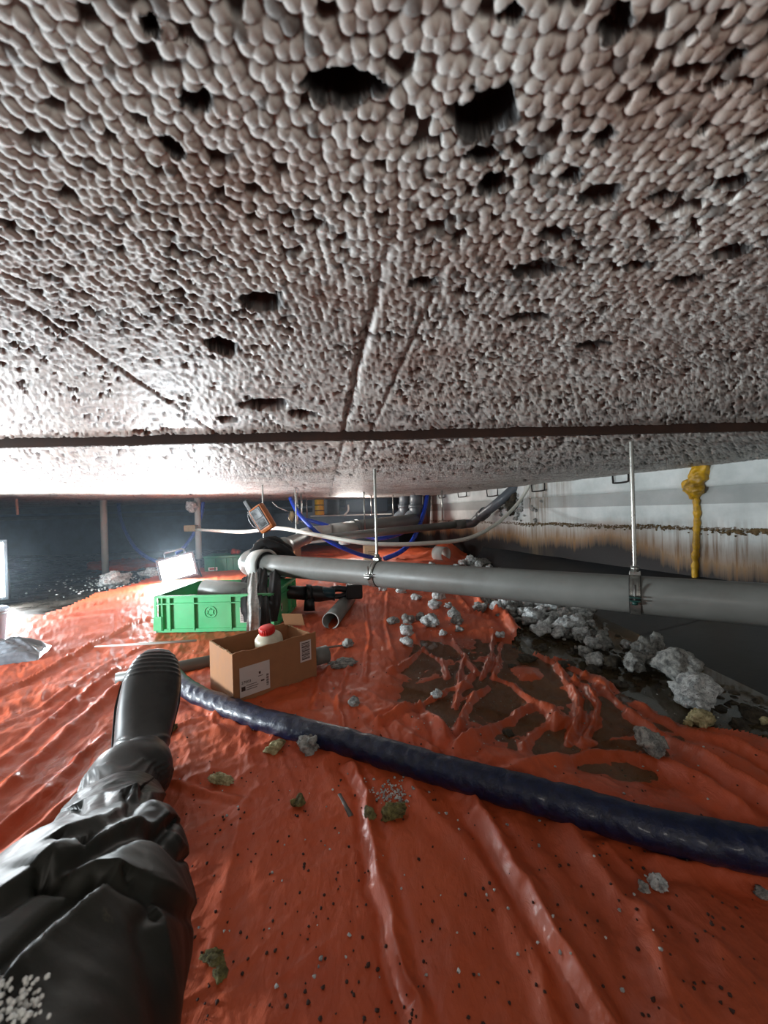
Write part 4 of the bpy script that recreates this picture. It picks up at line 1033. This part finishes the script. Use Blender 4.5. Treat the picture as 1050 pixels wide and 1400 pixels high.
# meter hung on the rod
mt = thing('laser_meter', 'orange and black handheld meter tied to the rod above the elbow', 'meter', P(358, 707, 2.12), 0, None, (math.radians(10), math.radians(-28), math.radians(-22))); mt.scale = (1.35, 1.35, 1.35)
bm = bmesh.new(); bm_box(bm, -.034, .034, -.018, .018, -.062, .05, .012); from_bm('shell', bm, MAT['orange'], mt)
box('front_face', -.027, .027, -.0195, -.012, -.045, .042, MAT['tool'], mt, .003); box('display', -.02, .02, -.0205, -.017, -.002, .034, MAT['screen'], mt, .001)
box('key_pad', -.018, .018, -.0205, -.018, -.038, -.012, MAT['screen'], mt, .001)
box('side_grip', -.039, -.030, -.015, .015, -.05, .05, MAT['tool'], mt, .003)
box('antenna', -.036, -.018, -.008, .008, .045, .095, MAT['tool'], mt, .004)
tube('wrist_loop', smooth_path([(-.036, 0, .05), (-.055, 0, .03), (-.056, 0, -.01), (-.042, 0, -.03), (-.03, 0, -.035)], 6), .004, MAT['tool'], mt, 8, world=False)
# little plug on a wire
wr = thing('plug_on_wire', 'brown wooden lump tied with wire beyond the meter', 'plug', P(399, 707, 3.2))
V, Fc = rock_vf(P(399, 706, 3.2), .032, (.8, .8, 1.4), 63, 3, .25); mk('lump', V, Fc, MAT['wood'], wr, True, True)
tube('wire', smooth_path([P(372, 686, 3.2), P(380, 693, 3.2), P(394, 699, 3.2)], 6), .005, MAT['steel_dark'], wr, 8)
tube('strap', smooth_path([P(396, 700, 3.17), P(395, 708, 3.16), P(400, 713, 3.16), P(403, 706, 3.17)], 5), .004, MAT['tool'], wr, 8)

# ------------------------------------------------------------------ cordless tool
tl = thing('reciprocating_saw', 'black and teal cordless power tool resting across crate and pipe offcut', 'power tool', P(455, 812, 2.03))
A0 = P(372, 808, 1.97); A1 = P(418, 811, 2.0); A2 = P(445, 812, 2.03); A3 = P(475, 809, 2.05); A4 = P(493, 806, 2.05)
tube('nose', [A0, A0.lerp(A1, .5), A1], [.024, .034, .036], MAT['tool'], tl, 18)
tube('collar', [A1, A1 + (A2 - A1) * .25], [.046, .044], MAT['tool'], tl, 18)
tube('motor_body', smooth_path([A1 + (A2 - A1) * .2, A2, A2.lerp(A3, .4)], 5), [.038 + .004 * math.sin(i * .7) for i in range(11)], MAT['tool'], tl, 18)
tube('side_cover', [A2 + Vector((-.03, -.012, .012)), A2 + Vector((.05, -.012, .006))], [.03, .026], MAT['teal'], tl, 14)
tube('handle', smooth_path([A2.lerp(A3, .1), A2.lerp(A3, .5) + Vector((0, 0, .022)), A3 + Vector((0, 0, .01))], 5), .017, MAT['tool'], tl, 14)
tube('handle', smooth_path([A2.lerp(A3, .1) - Vector((0, 0, .01)), A2.lerp(A3, .6) - Vector((0, 0, .02)), A3 - Vector((0, 0, .01))], 5), .014, MAT['tool'], tl, 14)
Mx = Matrix.Translation(A3.lerp(A4, .5)) @ Matrix.Rotation(.1, 4, 'Z')
box('battery', -.042, .042, -.032, .032, -.040, .036, MAT['tool'], tl, .008, Mx, True)
box('battery_cap', .030, .044, -.030, .030, -.034, .030, MAT['tool'], tl, .004, Mx, True)
tube('side_handle', [A1 + Vector((.02, -.01, -.02)), A1 + Vector((.02, -.02, -.085))], [.024, .03], MAT['tool'], tl, 16)
for i in range(6):
    q = A2 + Vector((-.035 + i * .006, -.037, .008)); box('vent_slot', q.x, q.x + .003, q.y - .002, q.y + .003, q.z - .012, q.z + .012, MAT['wood'], tl, 0, None, True)

# ------------------------------------------------------------------ far things
c = F(509, 769, 0.0)
for (u, v, yy, w_, d_, h_, rz, lb) in ((508, 767, 4.0, .14, .10, .17, .22, 'small tan cardboard box standing behind the main pipe'), (408, 770, 3.75, .22, .14, .2, -.2, 'brown carton partly hidden behind the black harness')):
    b = F(u, v, 0); t = thing('cardboard_box', lb, 'box', (b.x, yy, 0.02), rz)
    box('body', -w_ / 2, w_ / 2, -d_ / 2, d_ / 2, 0, h_, MAT['card_edge'] if u > 450 else MAT['card'], t, .002)
    box('tape_strip', -w_ * .03, w_ * .03, -d_ / 2 - .001, d_ / 2 + .001, h_ - .004, h_ + .0012, MAT['paper'], t)
    for k2 in range(2): box('print_line', -w_ * .25, w_ * .3, -d_ / 2 - .001, -d_ / 2, h_ * (.5 + .12 * k2), h_ * (.53 + .12 * k2), MAT['ink'], t)
yd = thing('yellow_drum', 'yellow container with black bands hanging far back in the middle', 'container', P(437, 704, 5.0))
b = P(437, 704, 5.0)
lathe('drum_body', [(.055, -.0), (.06, .01), (.06, .19), (.05, .2)], MAT['yellow'], yd)
for z in (.05, .12): lathe('black_band', [(.0605, z), (.0625, z + .003), (.0605, z + .012)], MAT['tool'], yd)
o = box('water_tank', -.55, .06, 5.5, 5.9, .52, .76, MAT['bluetank'], None, .02); meta(o, 'dark blue tank hung up beyond the ceiling edge at the far end', 'tank')
o = box('hanging_plate', -1.0, -.62, 5.4, 5.5, .5, .76, MAT['pvc_dark'], None, .006); meta(o, 'grey panel beyond the ceiling edge right of the yellow container', 'panel')
o = box('shelf_board', -.95, .1, 5.0, 5.3, .495, .51, MAT['pvc_light'], None, .002); meta(o, 'thin white shelf board under the dark blue tank', 'board')
tube('wall_bracket', smooth_path([P(476, 690, 5.0), P(476, 698, 5.0), P(470, 705, 5.0)], 4), .012, MAT['pvc_light'], None, 8); meta(bpy.data.objects['wall_bracket'], 'small pale bent bracket below the ceiling edge', 'bracket')

# bag and bucket at the left edge
bk_ = F(2, 884, 0); bu = thing('bucket', 'pale blue plastic tub cut off by the left edge of the picture', 'bucket', (-1.66, 1.56, .02))
lathe('tub', [(.075, 0), (.085, .01), (.095, .13), (.1, .135), (.1, .145)], MAT['bucket'], bu); lathe('lid', [(.102, .145), (.104, .15), (.1, .158), (.02, .16)], MAT['bucket'], bu)
n1, n2 = 70, 40
A, B = np.meshgrid(np.linspace(-.20, .15, n1), np.linspace(-.12, .12, n2))
env = np.clip(1 - (np.abs(A + .02) / .19) ** 3, 0, 1) * np.clip(1 - (np.abs(B) / .125) ** 2.5, 0, 1)
Zb = .012 + env * (.055 + .05 * ridged(A * 9 + B * 12, B * 16, 3, 6)) * (1.0 - .25 * (A + .2) / .35)
Rr = math.radians(28); Xb = A * .75 * math.cos(Rr) - B * .75 * math.sin(Rr) - 1.42; Yb = A * .75 * math.sin(Rr) + B * .75 * math.cos(Rr) + 1.44
Vb = np.vstack([np.stack([Xb.ravel(), Yb.ravel(), (Zb + .014).ravel()], 1), np.stack([Xb.ravel(), Yb.ravel(), (0 * Zb + .014).ravel()], 1)])
Qb = quads(n2, n1); N = n1 * n2; idx = np.arange(N).reshape(n2, n1); rim = []
for e in (idx[0], idx[-1], idx[:, 0], idx[:, -1]):
    for a_, b_ in zip(e[:-1], e[1:]): rim.append((a_, b_, b_ + N, a_ + N))
o = np_mesh('plastic_bag', Vb, np.vstack([Qb, Qb + N, np.array(rim)]), MAT['greybag']); meta(o, 'crumpled silver-grey plastic bag on the tarpaulin at the left edge', 'bag')

# ------------------------------------------------------------------ yellow sprayed foam on the wall, rebar loops, hole
def wall_pt(u, v, out=0.0):
    d = ray(u, v); # X = 1.72+.327*(1.74-Y) - out
    s = (1.72 + .327 * 1.74 - out) / (d.x + .327 * d.y); return CAM + d * s
fm = thing('spray_foam', 'yellow sprayed foam blob with a long drip running down the right wall', 'foam', wall_pt(950, 790, .01))
def blob(cs, seed):
    parts = []
    for i, (u, v, r, sx, sz) in enumerate(cs): parts.append(rock_vf(wall_pt(u, v, .015), r, (sx, .8, sz), seed + i * 0.31, 3, .3))
    return join_vf(parts)
def remesh(o, vox, smooth_it=4):
    m = o.modifiers.new('r', 'REMESH'); m.mode = 'VOXEL'; m.voxel_size = vox; m.use_smooth_shade = True
    s = o.modifiers.new('s', 'SMOOTH'); s.iterations = smooth_it; s.factor = .5
    dg = bpy.context.evaluated_depsgraph_get(); me = bpy.data.meshes.new_from_object(o.evaluated_get(dg))
    old = o.data; o.modifiers.clear(); o.data = me; bpy.data.meshes.remove(old); return o
V, Fc = blob([(960, 642, .055, .9, .8), (957, 652, .052, .9, .8), (950, 667, .058, 1, .7), (940, 662, .035, .9, .8), (950, 676, .035, .8, .9)], 70)
remesh(mk('foam_lump', V, Fc, MAT['yellowfoam'], fm, True, True), .006, 2)
drip = smooth_path([wall_pt(951, 676, .012), wall_pt(953, 700, .012), wall_pt(952, 730, .01), wall_pt(951, 760, .01), wall_pt(950, 792, .008)], 12)
V, Fc = tube_vf(drip, [.015 + .006 * mn.noise(Vector((i * .35, 2, 0))) for i in range(len(drip))], 14, True, 1, lambda i, k, p: .004 * mn.noise(p * 50)); mk('foam_drip', V, Fc, MAT['yellowfoam'], fm, True, True)
def loop(us, lb, dv=14, out=.05, wpx=24):
    a = wall_pt(us, 0, 0)
    u0, u1, v0 = us - wpx / 2, us + wpx / 2, None
    pts = []
    for (u, k2) in ((u0, 0), (u0 + 1, 1), (u1, 1), (u1, 0)):
        # top of wall at ceiling height, then down
        d = ray(u, 650); s = (1.72 + .327 * 1.74 - out) / (d.x + .327 * d.y); x = d.x * s; y = d.y * s
        pts.append(Vector((x, y, CEIL + .01 if k2 == 0 else CEIL + .005 - dv / FPX * y)))
    path = [pts[0], pts[0].lerp(pts[1], .8), pts[1].lerp(pts[2], .08), pts[1].lerp(pts[2], .9), pts[2].lerp(pts[3], .2), pts[3]]
    o = tube('wall_tie', smooth_path(path, 5), .0055, MAT['rebar'], None, 8); meta(o, lb, 'bracket'); return o
loop(848, 'black bent bar loop at the wall top left of the right rod', 16, .03, 22)
loop(735, 'black bent bar loop beside the end of the white hose', 14, .04, 18); loop(672, 'black bent bar loop left of the diagonal pipe', 13, .04, 15)
loop(631, 'small black bar loop at the wall top, second from the far end', 9, .04, 12); loop(603, 'smallest black bar loop at the wall top near the far end', 7, .04, 9)
V, Fc = rock_vf(wall_pt(702, 690, .0), .10, (.5, 1, .8), 91, 4, .5)
o = mk('broken_hole', V, Fc, MAT['rock_d'], wall_r, True, True); o['kind'] = 'stuff'
parts = [rock_vf(wall_pt(702 + random.gauss(0, 14), 695 + random.gauss(0, 10), .01), random.uniform(.008, .022), (1, 1, 1), 100 + i, 1) for i in range(60)]
V, Fc = join_vf(parts); o = mk('broken_mortar', V, Fc, MAT['rock_g'], wall_r, True, True); o['kind'] = 'stuff'

# ------------------------------------------------------------------ rubble
def rock(u, v, rp, kind, label, group=None, sq=(1, 1, .8), name='rubble_lump', seed=None, base=None, cat='rubble'):
    rp2 = max(rp, 3); v_b = v + rp * .6
    g = F(u, v_b, .01); s = g.y / FPX; r = rp * s
    if g.x > .90: pass
    z0 = base if base is not None else (tarp_h(g.x, g.y) if (g.x < .9 and kind not in ('d',)) else .0)
    z0 = max(z0, -.005)
    if g.x > .92: z0 = max(z0, -.03 + .2 * max(0, (g.x - .97) / .8))
    c = Vector((g.x, g.y, z0 + r * sq[2] * .62))
    V, Fc = rock_vf(c, r, sq, seed if seed is not None else (u * .37 + v * .11), 3 if rp < 12 else 4, .42)
    o = mk(name, V, Fc, MAT[{'w': 'rock_w', 'g': 'rock_g', 'd': 'rock_d', 'y': 'rock_y', 'm': 'moss'}[kind]]); meta(o, label, cat, group); return o
GT = 'rubble crumbs on the tarpaulin beyond the puddle'; LT = 'small pale rubble crumb on the tarpaulin between pipe and puddle'
for u, v, r in ((557, 863, 9), (556, 877, 9), (601, 816, 9), (594, 831, 8), (613, 831, 5), (549, 809, 7), (570, 821, 6), (606, 866, 5), (523, 806, 5), (577, 806, 4)):
    rock(u, v, r, 'w', LT, GT)
GD = 'grey crumbs on the tarpaulin beyond the puddle'; LD = 'small dull grey rubble crumb on the tarpaulin between pipe and puddle'
for u, v, r in ((620, 843, 8), (624, 853, 7), (538, 851, 7), (557, 850, 8), (575, 848, 6), (628, 862, 5)): rock(u, v, r, 'g', LD, GD)
rock(589, 853, 12, 'w', 'round white rubble lump on the tarpaulin, brightest of those under the pipe')
rock(684, 869, 6, 'w', 'white crumb lying on the raised flap of the tarpaulin')
GP = 'pale rubble heap along the foot of the bank'; LP = 'pale porous rubble lump in the heap under the main pipe'
for u, v, r in ((677, 836, 8), (714, 840, 7), (731, 846, 14), (723, 828, 9), (740, 864, 11), (763, 868, 9), (780, 858, 15), (754, 832, 9), (797, 869, 12), (811, 882, 10), (771, 842, 10),
                (705, 826, 7), (740, 830, 8), (765, 820, 9), (754, 845, 8), (786, 845, 9)): rock(u, v, r, 'w', LP, GP)
GG = 'grey rubble heap along the foot of the bank'; LG = 'dull grey rubble lump mixed in the heap under the main pipe'
for u, v, r in ((754, 855, 10), (657, 834, 8), (664, 826, 7), (826, 882, 10), (823, 872, 9), (700, 838, 7), (745, 822, 8), (813, 900, 11), (800, 893, 9)): rock(u, v, r, 'g', LG, GG)
GW = 'wet dark rubble in the puddle'; LW = 'wet dark rubble lump standing in the brown water'
for u, v, r in ((720, 893, 10), (771, 902, 10), (811, 908, 9), (845, 928, 9), (740, 880, 8), (700, 905, 6), (785, 885, 9), (850, 900, 8)): rock(u, v, r, 'd', LW, GW, (1.2, 1, .5))
rock(690, 829, 14, 'w', 'blocky white lump with a flat face at the left end of the rubble heap', None, (1.1, .6, 1))
rock(790, 838, 18, 'g', 'large smooth grey slab piece leaning on top of the rubble heap', None, (1.2, .7, .8))
rock(809, 853, 6, 'w', 'small pointed white piece at the right shoulder of the rubble heap', None, (1, .5, .9))
rock(835, 901, 13, 'd', 'rounded brown-grey stone left of the long rubble chain')
rock(869, 905, 15, 'g', 'long knobbly grey lump left of the big broken slab', None, (1.5, .8, .7))
rock(880, 888, 14, 'g', 'upper grey lump standing behind the long knobbly lump', None, (1.1, .8, .9))
rock(897, 881, 12, 'g', 'tall pointed grey lump at the top of the rubble chain', None, (.8, .8, 1.2))
rock(895, 904, 13, 'g', 'middle grey lump joining the chain to the big slab')
rock(922, 912, 24, 'g', 'broad pitted grey lump just above the big broken slab', None, (1.1, .8, .8))
rock(948, 945, 27, 'w', 'largest broken slab piece beside the puddle near the right bank', None, (1.5, .8, .7), seed=3.3)
rock(960, 980, 13, 'y', 'yellowish white porous lump below the largest slab piece')
rock(941, 984, 5, 'y', 'tiny yellowish crumb left of the yellowish porous lump')
rock(857, 883, 7, 'w', 'small pale chip against the bank above the rubble chain')
rock(889, 1020, 20, 'g', 'speckled grey lump sitting on the tarpaulin fold at right', None, (1.15, .8, .75), base=.02)
rock(1030, 970, 13, 'd', 'muddy yellowish crumb heap at the foot of the bank, right edge'); rock(1047, 992, 6, 'y', 'yellow pebble cut by the right edge of the picture')
rock(1010, 985, 9, 'd', 'dark muddy lump left of the right edge heap')
rock(597, 948, 7, 'w', 'white crumb at the left shore of the puddle'); rock(696, 997, 6, 'd', 'dark crumb in the middle of the puddle folds')
rock(476, 884, 7, 'g', 'pale stone right of the cardboard box'); rock(469, 907, 13, 'g', 'flat grey flake right of the cardboard box', None, (1.3, 1, .3))
rock(484, 966, 7, 'g', 'small grey crumb between cardboard box and puddle'); rock(426, 1026, 14, 'g', 'dark grey lump half behind the navy hose')
rock(375, 1029, 11, 'y', 'yellowish insulation tuft just above the navy hose', None, (1.1, .9, .6)); rock(301, 1072, 13, 'y', 'long yellowish insulation tuft right of the boot', None, (1.3, .6, .5))
rock(233, 1004, 7, 'm', 'small olive tuft beside the boot'); rock(538, 1114, 14, 'm', 'olive insulation clump beside the metal pin', None, (1.2, .8, .55))
rock(506, 1124, 8, 'm', 'small olive clump left of the larger clump near the metal pin', None, (1.3, .8, .5)); rock(408, 1105, 8, 'm', 'small pale green tuft left of the metal pin')
rock(902, 1218, 12, 'w', 'white chip lying in the hollow under the navy hose at right', None, (1, .8, .7)); rock(880, 1226, 7, 'g', 'grey chip touching the white chip in the hollow')
rock(292, 1312, 12, 'm', 'dark green rag of moss beside the trouser leg', None, (.8, 1.3, .3)); rock(300, 1335, 10, 'm', 'smaller dark moss piece below the moss rag', None, (1.3, .8, .3))
rock(1042, 1232, 8, 'g', 'pale grey chip at the right edge below the navy hose'); rock(564, 1119, 5, 'd', 'tiny dark crumb right of the olive clump')
V, Fc = rock_vf(F(650, 771, .02), .10, (1.3, .8, .5), 11, 4, .5); meta(mk('rubble_lump', V, Fc, MAT['rock_g']), 'grey rubble mound in the corner behind the pale coupling', 'rubble')
for i, (u, v, r) in enumerate(((632, 771, 5), (643, 768, 8), (655, 774, 5), (668, 774, 5), (625, 776, 4), (683, 776, 3), (590, 774, 4))): rock(u, v, r, 'w', 'bright foam crumb along the wall foot just above the main pipe', 'foam crumbs at the far wall foot')
WORDS = 'first second third fourth fifth sixth seventh eighth ninth tenth eleventh twelfth thirteenth fourteenth fifteenth sixteenth'.split()
bpy.context.view_layer.update()
for grp, ph in ((GT, 'pale crumb on the tarpaulin under the pipe'), (GD, 'dull grey crumb on the tarpaulin under the pipe'), (GP, 'pale porous lump in the rubble heap under the pipe'),
                (GG, 'dull grey lump in the rubble heap under the pipe'), (GW, 'wet dark lump standing in the brown puddle'), ('foam crumbs at the far wall foot', 'bright crumb at the wall foot above the pipe')):
    os_ = sorted([o for o in bpy.data.objects if o.get('group') == grp], key=lambda o: float(proj(np.array([list(o.matrix_world.translation)]))[0][0]))
    for i, o in enumerate(os_): o['label'] = WORDS[i] + ' from the left, ' + ph
# crumbs at the left post
rock(155, 788, 17, 'w', 'white crumbly heap at the foot of the left white post', None, (1.4, .8, .6), base=0.0); rock(205, 781, 12, 'w', 'smaller white crumbly heap left of the floodlight', None, (1.3, .8, .6), base=0.0)

def scatter(name, n, fn, mat, parent, sub=1, kind='stuff', label=None, cat=None):
    parts = []
    for i in range(n):
        c, r = fn(i); parts.append(rock_vf(c, r, (1, 1, .7), i * .77, sub, .4))
    V, Fc = join_vf(parts); o = mk(name, V, Fc, mat, parent); o['kind'] = kind
    if label: meta(o, label, cat)
    return o
def f1(i):
    u = random.gauss(150, 38); v = 797 + random.gauss(0, 8) + (u - 150) * -.08; g = F(u, v, 0); return (g.x, g.y, random.uniform(-.005, .01)), random.uniform(.003, .009)
scatter('foam_crumbs', 260, f1, MAT['bead'], None, label='loose white foam crumbs on the dark floor around the left post', cat='crumbs')
def f2(i):
    while True:
        u = random.uniform(210, 1040); v = 800 + 600 * random.random() ** 1.2; g = F(u, v, .02)
        if g.x < .8 and not (u < 440 and v < 960): break
    return (g.x, g.y, tarp_h(g.x, g.y) + .001), random.uniform(.0008, .0024)
scatter('grit', 620, f2, MAT['crumb'], None, label='dark grit scattered over the tarpaulin', cat='grit')
def f3(i):
    if i < 150: u, v = random.gauss(535, 14), random.gauss(1086, 10)
    elif i < 260: u, v = random.uniform(560, 720), random.uniform(830, 1010)
    else: u, v = random.uniform(240, 1000), 850 + 500 * random.random()
    g = F(u, v, .02); return (g.x, g.y, tarp_h(g.x, g.y) + .0015), random.uniform(.0011, .0026)
scatter('foam_beads', 400, f3, MAT['rock_w'], None, label='tiny pale foam beads dotted over the tarpaulin', cat='beads')
def f4(i):
    u = random.uniform(640, 1050); v = 800 + (u - 640) * .46 + random.gauss(0, 14); g = F(u, v, 0); r = random.uniform(.005, .016)
    z = 0.002 if g.x < .97 else -.02 + .2 * (g.x - .97) / .8
    return (g.x, g.y, z), r
scatter('gravel', 170, f4, MAT['rock_d'], None, label='dark wet gravel along the foot of the right bank', cat='gravel')
def f5(i):
    u = random.uniform(655, 830); v = 826 + (u - 655) * .33 + random.gauss(0, 9); g = F(u, v, 0); return (g.x, g.y, .012 + random.random() * .02), random.uniform(.006, .017)
scatter('rubble_fines', 260, f5, MAT['rock_g'], None, label='grey broken fines between the heap lumps under the main pipe', cat='rubble')

# ------------------------------------------------------------------ person: one leg in black waders and a rubber boot
pr = thing('person', 'outstretched leg of a person in black waders and a rubber boot', 'person', (-.40, .45, .02))
cl = [(-.12, -.42, .17, .13), (-.14, -.20, .19, .13), (-.185, .02, .200, .120), (-.245, .20, .185, .108), (-.278, .31, .165, .103), (-.308, .40, .138, .086), (-.350, .475, .116, .070), (-.380, .520, .110, .062), (-.395, .545, .106, .059)]
cpath = smooth_path([c[:3] for c in cl], 42); cr2 = [v.x for v in smooth_path([(c[3], 0, 0) for c in cl], 42)]
V, Fc = tube_vf(cpath, cr2, 300, True); V = np.array([list(v) for v in V])
ctr = np.repeat(np.array([list(p) for p in cpath]), 300, 0); nrm = V - ctr; nrm /= np.linalg.norm(nrm, axis=1)[:, None] + 1e-9
u_, v_ = proj(V)
folds = [([(118, 1100), (143, 1091), (181, 1091), (215, 1118), (250, 1160)], .012, 7), ([(69, 1188), (112, 1165), (154, 1138), (185, 1126), (216, 1126)], .013, 8),
         ([(73, 1192), (100, 1195), (127, 1195), (150, 1197), (143, 1215), (116, 1238), (58, 1288), (10, 1335)], .015, 10), ([(150, 1197), (193, 1203), (231, 1218), (268, 1240)], .010, 10),
         ([(89, 1147), (143, 1126), (181, 1091)], .009, 7), ([(216, 1270), (227, 1323), (239, 1420)], .008, 14), ([(0, 1226), (39, 1199), (100, 1160)], .010, 9), ([(180, 1091), (225, 1092)], .010, 5)]
vis = (V[:, 1] > .2)
disp = np.zeros(len(V))
for pts, ht, wd in folds:
    d, sg = seg_dist(u_, v_, pts); side = np.where(sg > 0, 0.7, 2.6)
    disp += .55 * ht * np.exp(-(d / (wd * side)) ** 1.1) - np.where(sg > 0, ht * .5, 0) * np.exp(-((d - 1.6 * wd) / (1.1 * wd)) ** 2)
top = np.clip(nrm[:, 2] + .5, 0, 1); disp = disp * vis * top
sx_ = V[:, 0] * 1; disp += .006 * (ridged(V[:, 0] * 5 + V[:, 2] * 7, V[:, 1] * 4, 2, 85) - .4) + .008 * fbm(V[:, 0] * 9 + V[:, 2] * 6, V[:, 1] * 9 + V[:, 2] * 5, 3, 88) + .0015 * fbm(V[:, 0] * 50 + V[:, 2] * 30, V[:, 1] * 50, 3, 81)
V = V + nrm * disp[:, None]; V[:, 2] = np.maximum(V[:, 2], 0.024 + .002 * np.sin(V[:, 1] * 80))
tr = mk('wader_trousers', V.tolist(), Fc, MAT['wader'], pr, True, True); tr['label'] = 'black folded wader leg'
# boot: foot loft + shaft, merged to one surface
ank = Vector((-.434, .66, .085)); e1 = Vector((-.27, .78, .70)).normalized(); e2 = Vector((.42, -.46, .78)); e2 = (e2 - e1 * e2.dot(e1)).normalized(); e3 = e1.cross(e2)
org = ank - e2 * .095      # sole plane origin under the ankle
FS = 1.13
prof = [(-.080, .030, .030, .062), (-.070, .038, .004, .095), (-.045, .043, 0, .115), (-.01, .044, 0, .130), (.03, .043, 0, .118), (.07, .044, 0, .098), (.11, .049, 0, .084), (.15, .052, 0, .076), (.185, .051, 0, .070), (.215, .045, .002, .061), (.235, .035, .006, .052), (.246, .024, .012, .044), (.251, .010, .020, .034)]
pf = smooth_path([Vector((p[0], p[1], p[2])) for p in prof], 4); pt2 = smooth_path([Vector((p[3], 0, 0)) for p in prof], 4)
V = []; Fc = []; sg_ = 40
for a_, b_ in zip(pf, pt2):
    x, wv, zb = a_; zt = b_.x
    x *= FS; wv *= 1.04; zb *= FS; zt *= FS
    for k2 in range(sg_):
        th = 2 * PI * k2 / sg_; cx_ = math.cos(th); sx2 = math.sin(th)
        ex = abs(cx_) ** .8 * (1 if cx_ > 0 else -1); ez = abs(sx2) ** .8 * (1 if sx2 > 0 else -1)
        V.append(org + e1 * x + e3 * (ex * wv) + e2 * ((zt + zb) / 2 + ez * (zt - zb) / 2))
nn = len(pf)
for i in range(nn - 1):
    for k2 in range(sg_):
        q = (k2 + 1) % sg_; Fc.append([i * sg_ + k2, i * sg_ + q, (i + 1) * sg_ + q, (i + 1) * sg_ + k2])
Fc.append(list(range(sg_))[::-1]); Fc.append([(nn - 1) * sg_ + k2 for k2 in range(sg_)])
Vs, Fs = tube_vf(smooth_path([ank + e1 * .02 + e2 * .0, ank - e1 * .005 + e2 * .03, Vector((-.436, .63, .110)), Vector((-.412, .58, .104)), Vector((-.375, .51, .106)), Vector((-.355, .475, .112))], 6), [.050 + .004 * min(1, i / 18) for i in range(31)], 36)
Vj, Fj = join_vf([(V, Fc), (Vs, Fs)])
boot = mk('rubber_boot', Vj, Fj, MAT['bootrub'], pr, True, True); remesh(boot, .0032, 3); boot.data.materials.clear(); boot.data.materials.append(MAT['bootrub']); boot['label'] = 'glossy black rubber boot'
n_ = len(boot.data.vertices); co = np.zeros(n_ * 3, np.float32); no = np.zeros(n_ * 3, np.float32); boot.data.vertices.foreach_get('co', co); boot.data.vertices.foreach_get('normal', no)
co = co.reshape(-1, 3).astype(float); no = no.reshape(-1, 3).astype(float); wpos = co + np.array(list(pr.location))
rel = wpos - np.array(list(org)); fx_ = rel @ np.array(list(e1)); fz_ = rel @ np.array(list(e2)); fy_ = rel @ np.array(list(e3))
rb = .0016 * np.maximum(0, np.sin(fx_ * 2 * PI / .012)) * (fx_ > .205) * (fz_ > .03)       # ribbed toe cap
rb += .0020 * np.maximum(0, np.sin((fx_ + fz_ * .9) * 2 * PI / .010)) * (fx_ < .0) * (fx_ > -.045) * (fz_ > .11)
rb += .0018 * np.exp(-((fx_ - .05 - .4 * np.abs(fy_)) / .004) ** 2) * (fz_ > .06)
rb += .0020 * np.exp(-((fz_ - .030) / .0035) ** 2) + .0014 * np.exp(-((fz_ - .040) / .003) ** 2)
co2 = co + no * rb[:, None]; boot.data.vertices.foreach_set('co', co2.astype(np.float32).ravel()); boot.data.update()
# sole: outline plate with heel block and cleats
def sole_outline(grow=0.0):
    o = []
    for x, wv in ((-.084, .012), (-.078, .028), (-.06, .039), (-.03, .042), (.02, .038), (.06, .040), (.10, .048), (.15, .055), (.19, .054), (.22, .046), (.24, .032), (.252, .012)):
        o.append((x, wv + grow))
    return o
so = sole_outline(.003); so = [(x * 1.13, w_ * 1.04) for x, w_ in so]; lo_ = [(x, w_) for x, w_ in so] + [(x, -w_) for x, w_ in so[::-1]]
V = []; Fc = []; nso = len(lo_)
for z in (-.020, -.003, .012): V += [org + e1 * x + e3 * y + e2 * z for x, y in lo_]
for j in range(2):
    for i in range(nso): Fc.append([j * nso + i, j * nso + (i + 1) % nso, (j + 1) * nso + (i + 1) % nso, (j + 1) * nso + i])
Fc.append(list(range(nso))[::-1]); Fc.append([2 * nso + i for i in range(nso)])
sole = mk('sole', V, Fc, MAT['sole'], boot, False, False)
sole.data.transform(Matrix.Translation(-Vector(pr.location)))
R3 = Matrix((e1, e3, e2)).transposed().to_4x4(); bm = bmesh.new()
for x in [-.075 + .017 * i for i in range(21)]:
    wv = np.interp(x, [p[0] for p in so], [p[1] for p in so]) - .004
    for s_ in (-1, 1): bm_box(bm, x, x + .010, s_ * wv * .98, s_ * wv * .35, -.030 if x > -.03 or x < -.1 else -.040, -.018, 0, Matrix.Translation(org) @ R3)
bmesh.ops.transform(bm, matrix=Matrix.Translation(-Vector(pr.location)), verts=bm.verts); from_bm('cleats', bm, MAT['sole'], boot)
# foam beads stuck on the knee
tv = np.array([list(v.co) for v in tr.data.vertices]) + np.array(list(pr.location)); uu, vv = proj(tv)
cand = np.where((uu > -20) & (uu < 55) & (vv > 1345) & (vv < 1420) & (tv[:, 2] > .2))[0]
parts = []
for i in range(110):
    if len(cand) == 0: break
    q = tv[random.choice(list(cand))]; parts.append(rock_vf((q[0] + random.gauss(0, .002), q[1] + random.gauss(0, .002), q[2] + .002), random.uniform(.0009, .0016), (1, 1, 1), i, 1, .15))
if parts:
    V, Fc = join_vf(parts); o = mk('foam_beads', V, Fc, MAT['bead']); meta(o, 'cluster of white foam beads sticking to the knee', 'beads', None, 'stuff')
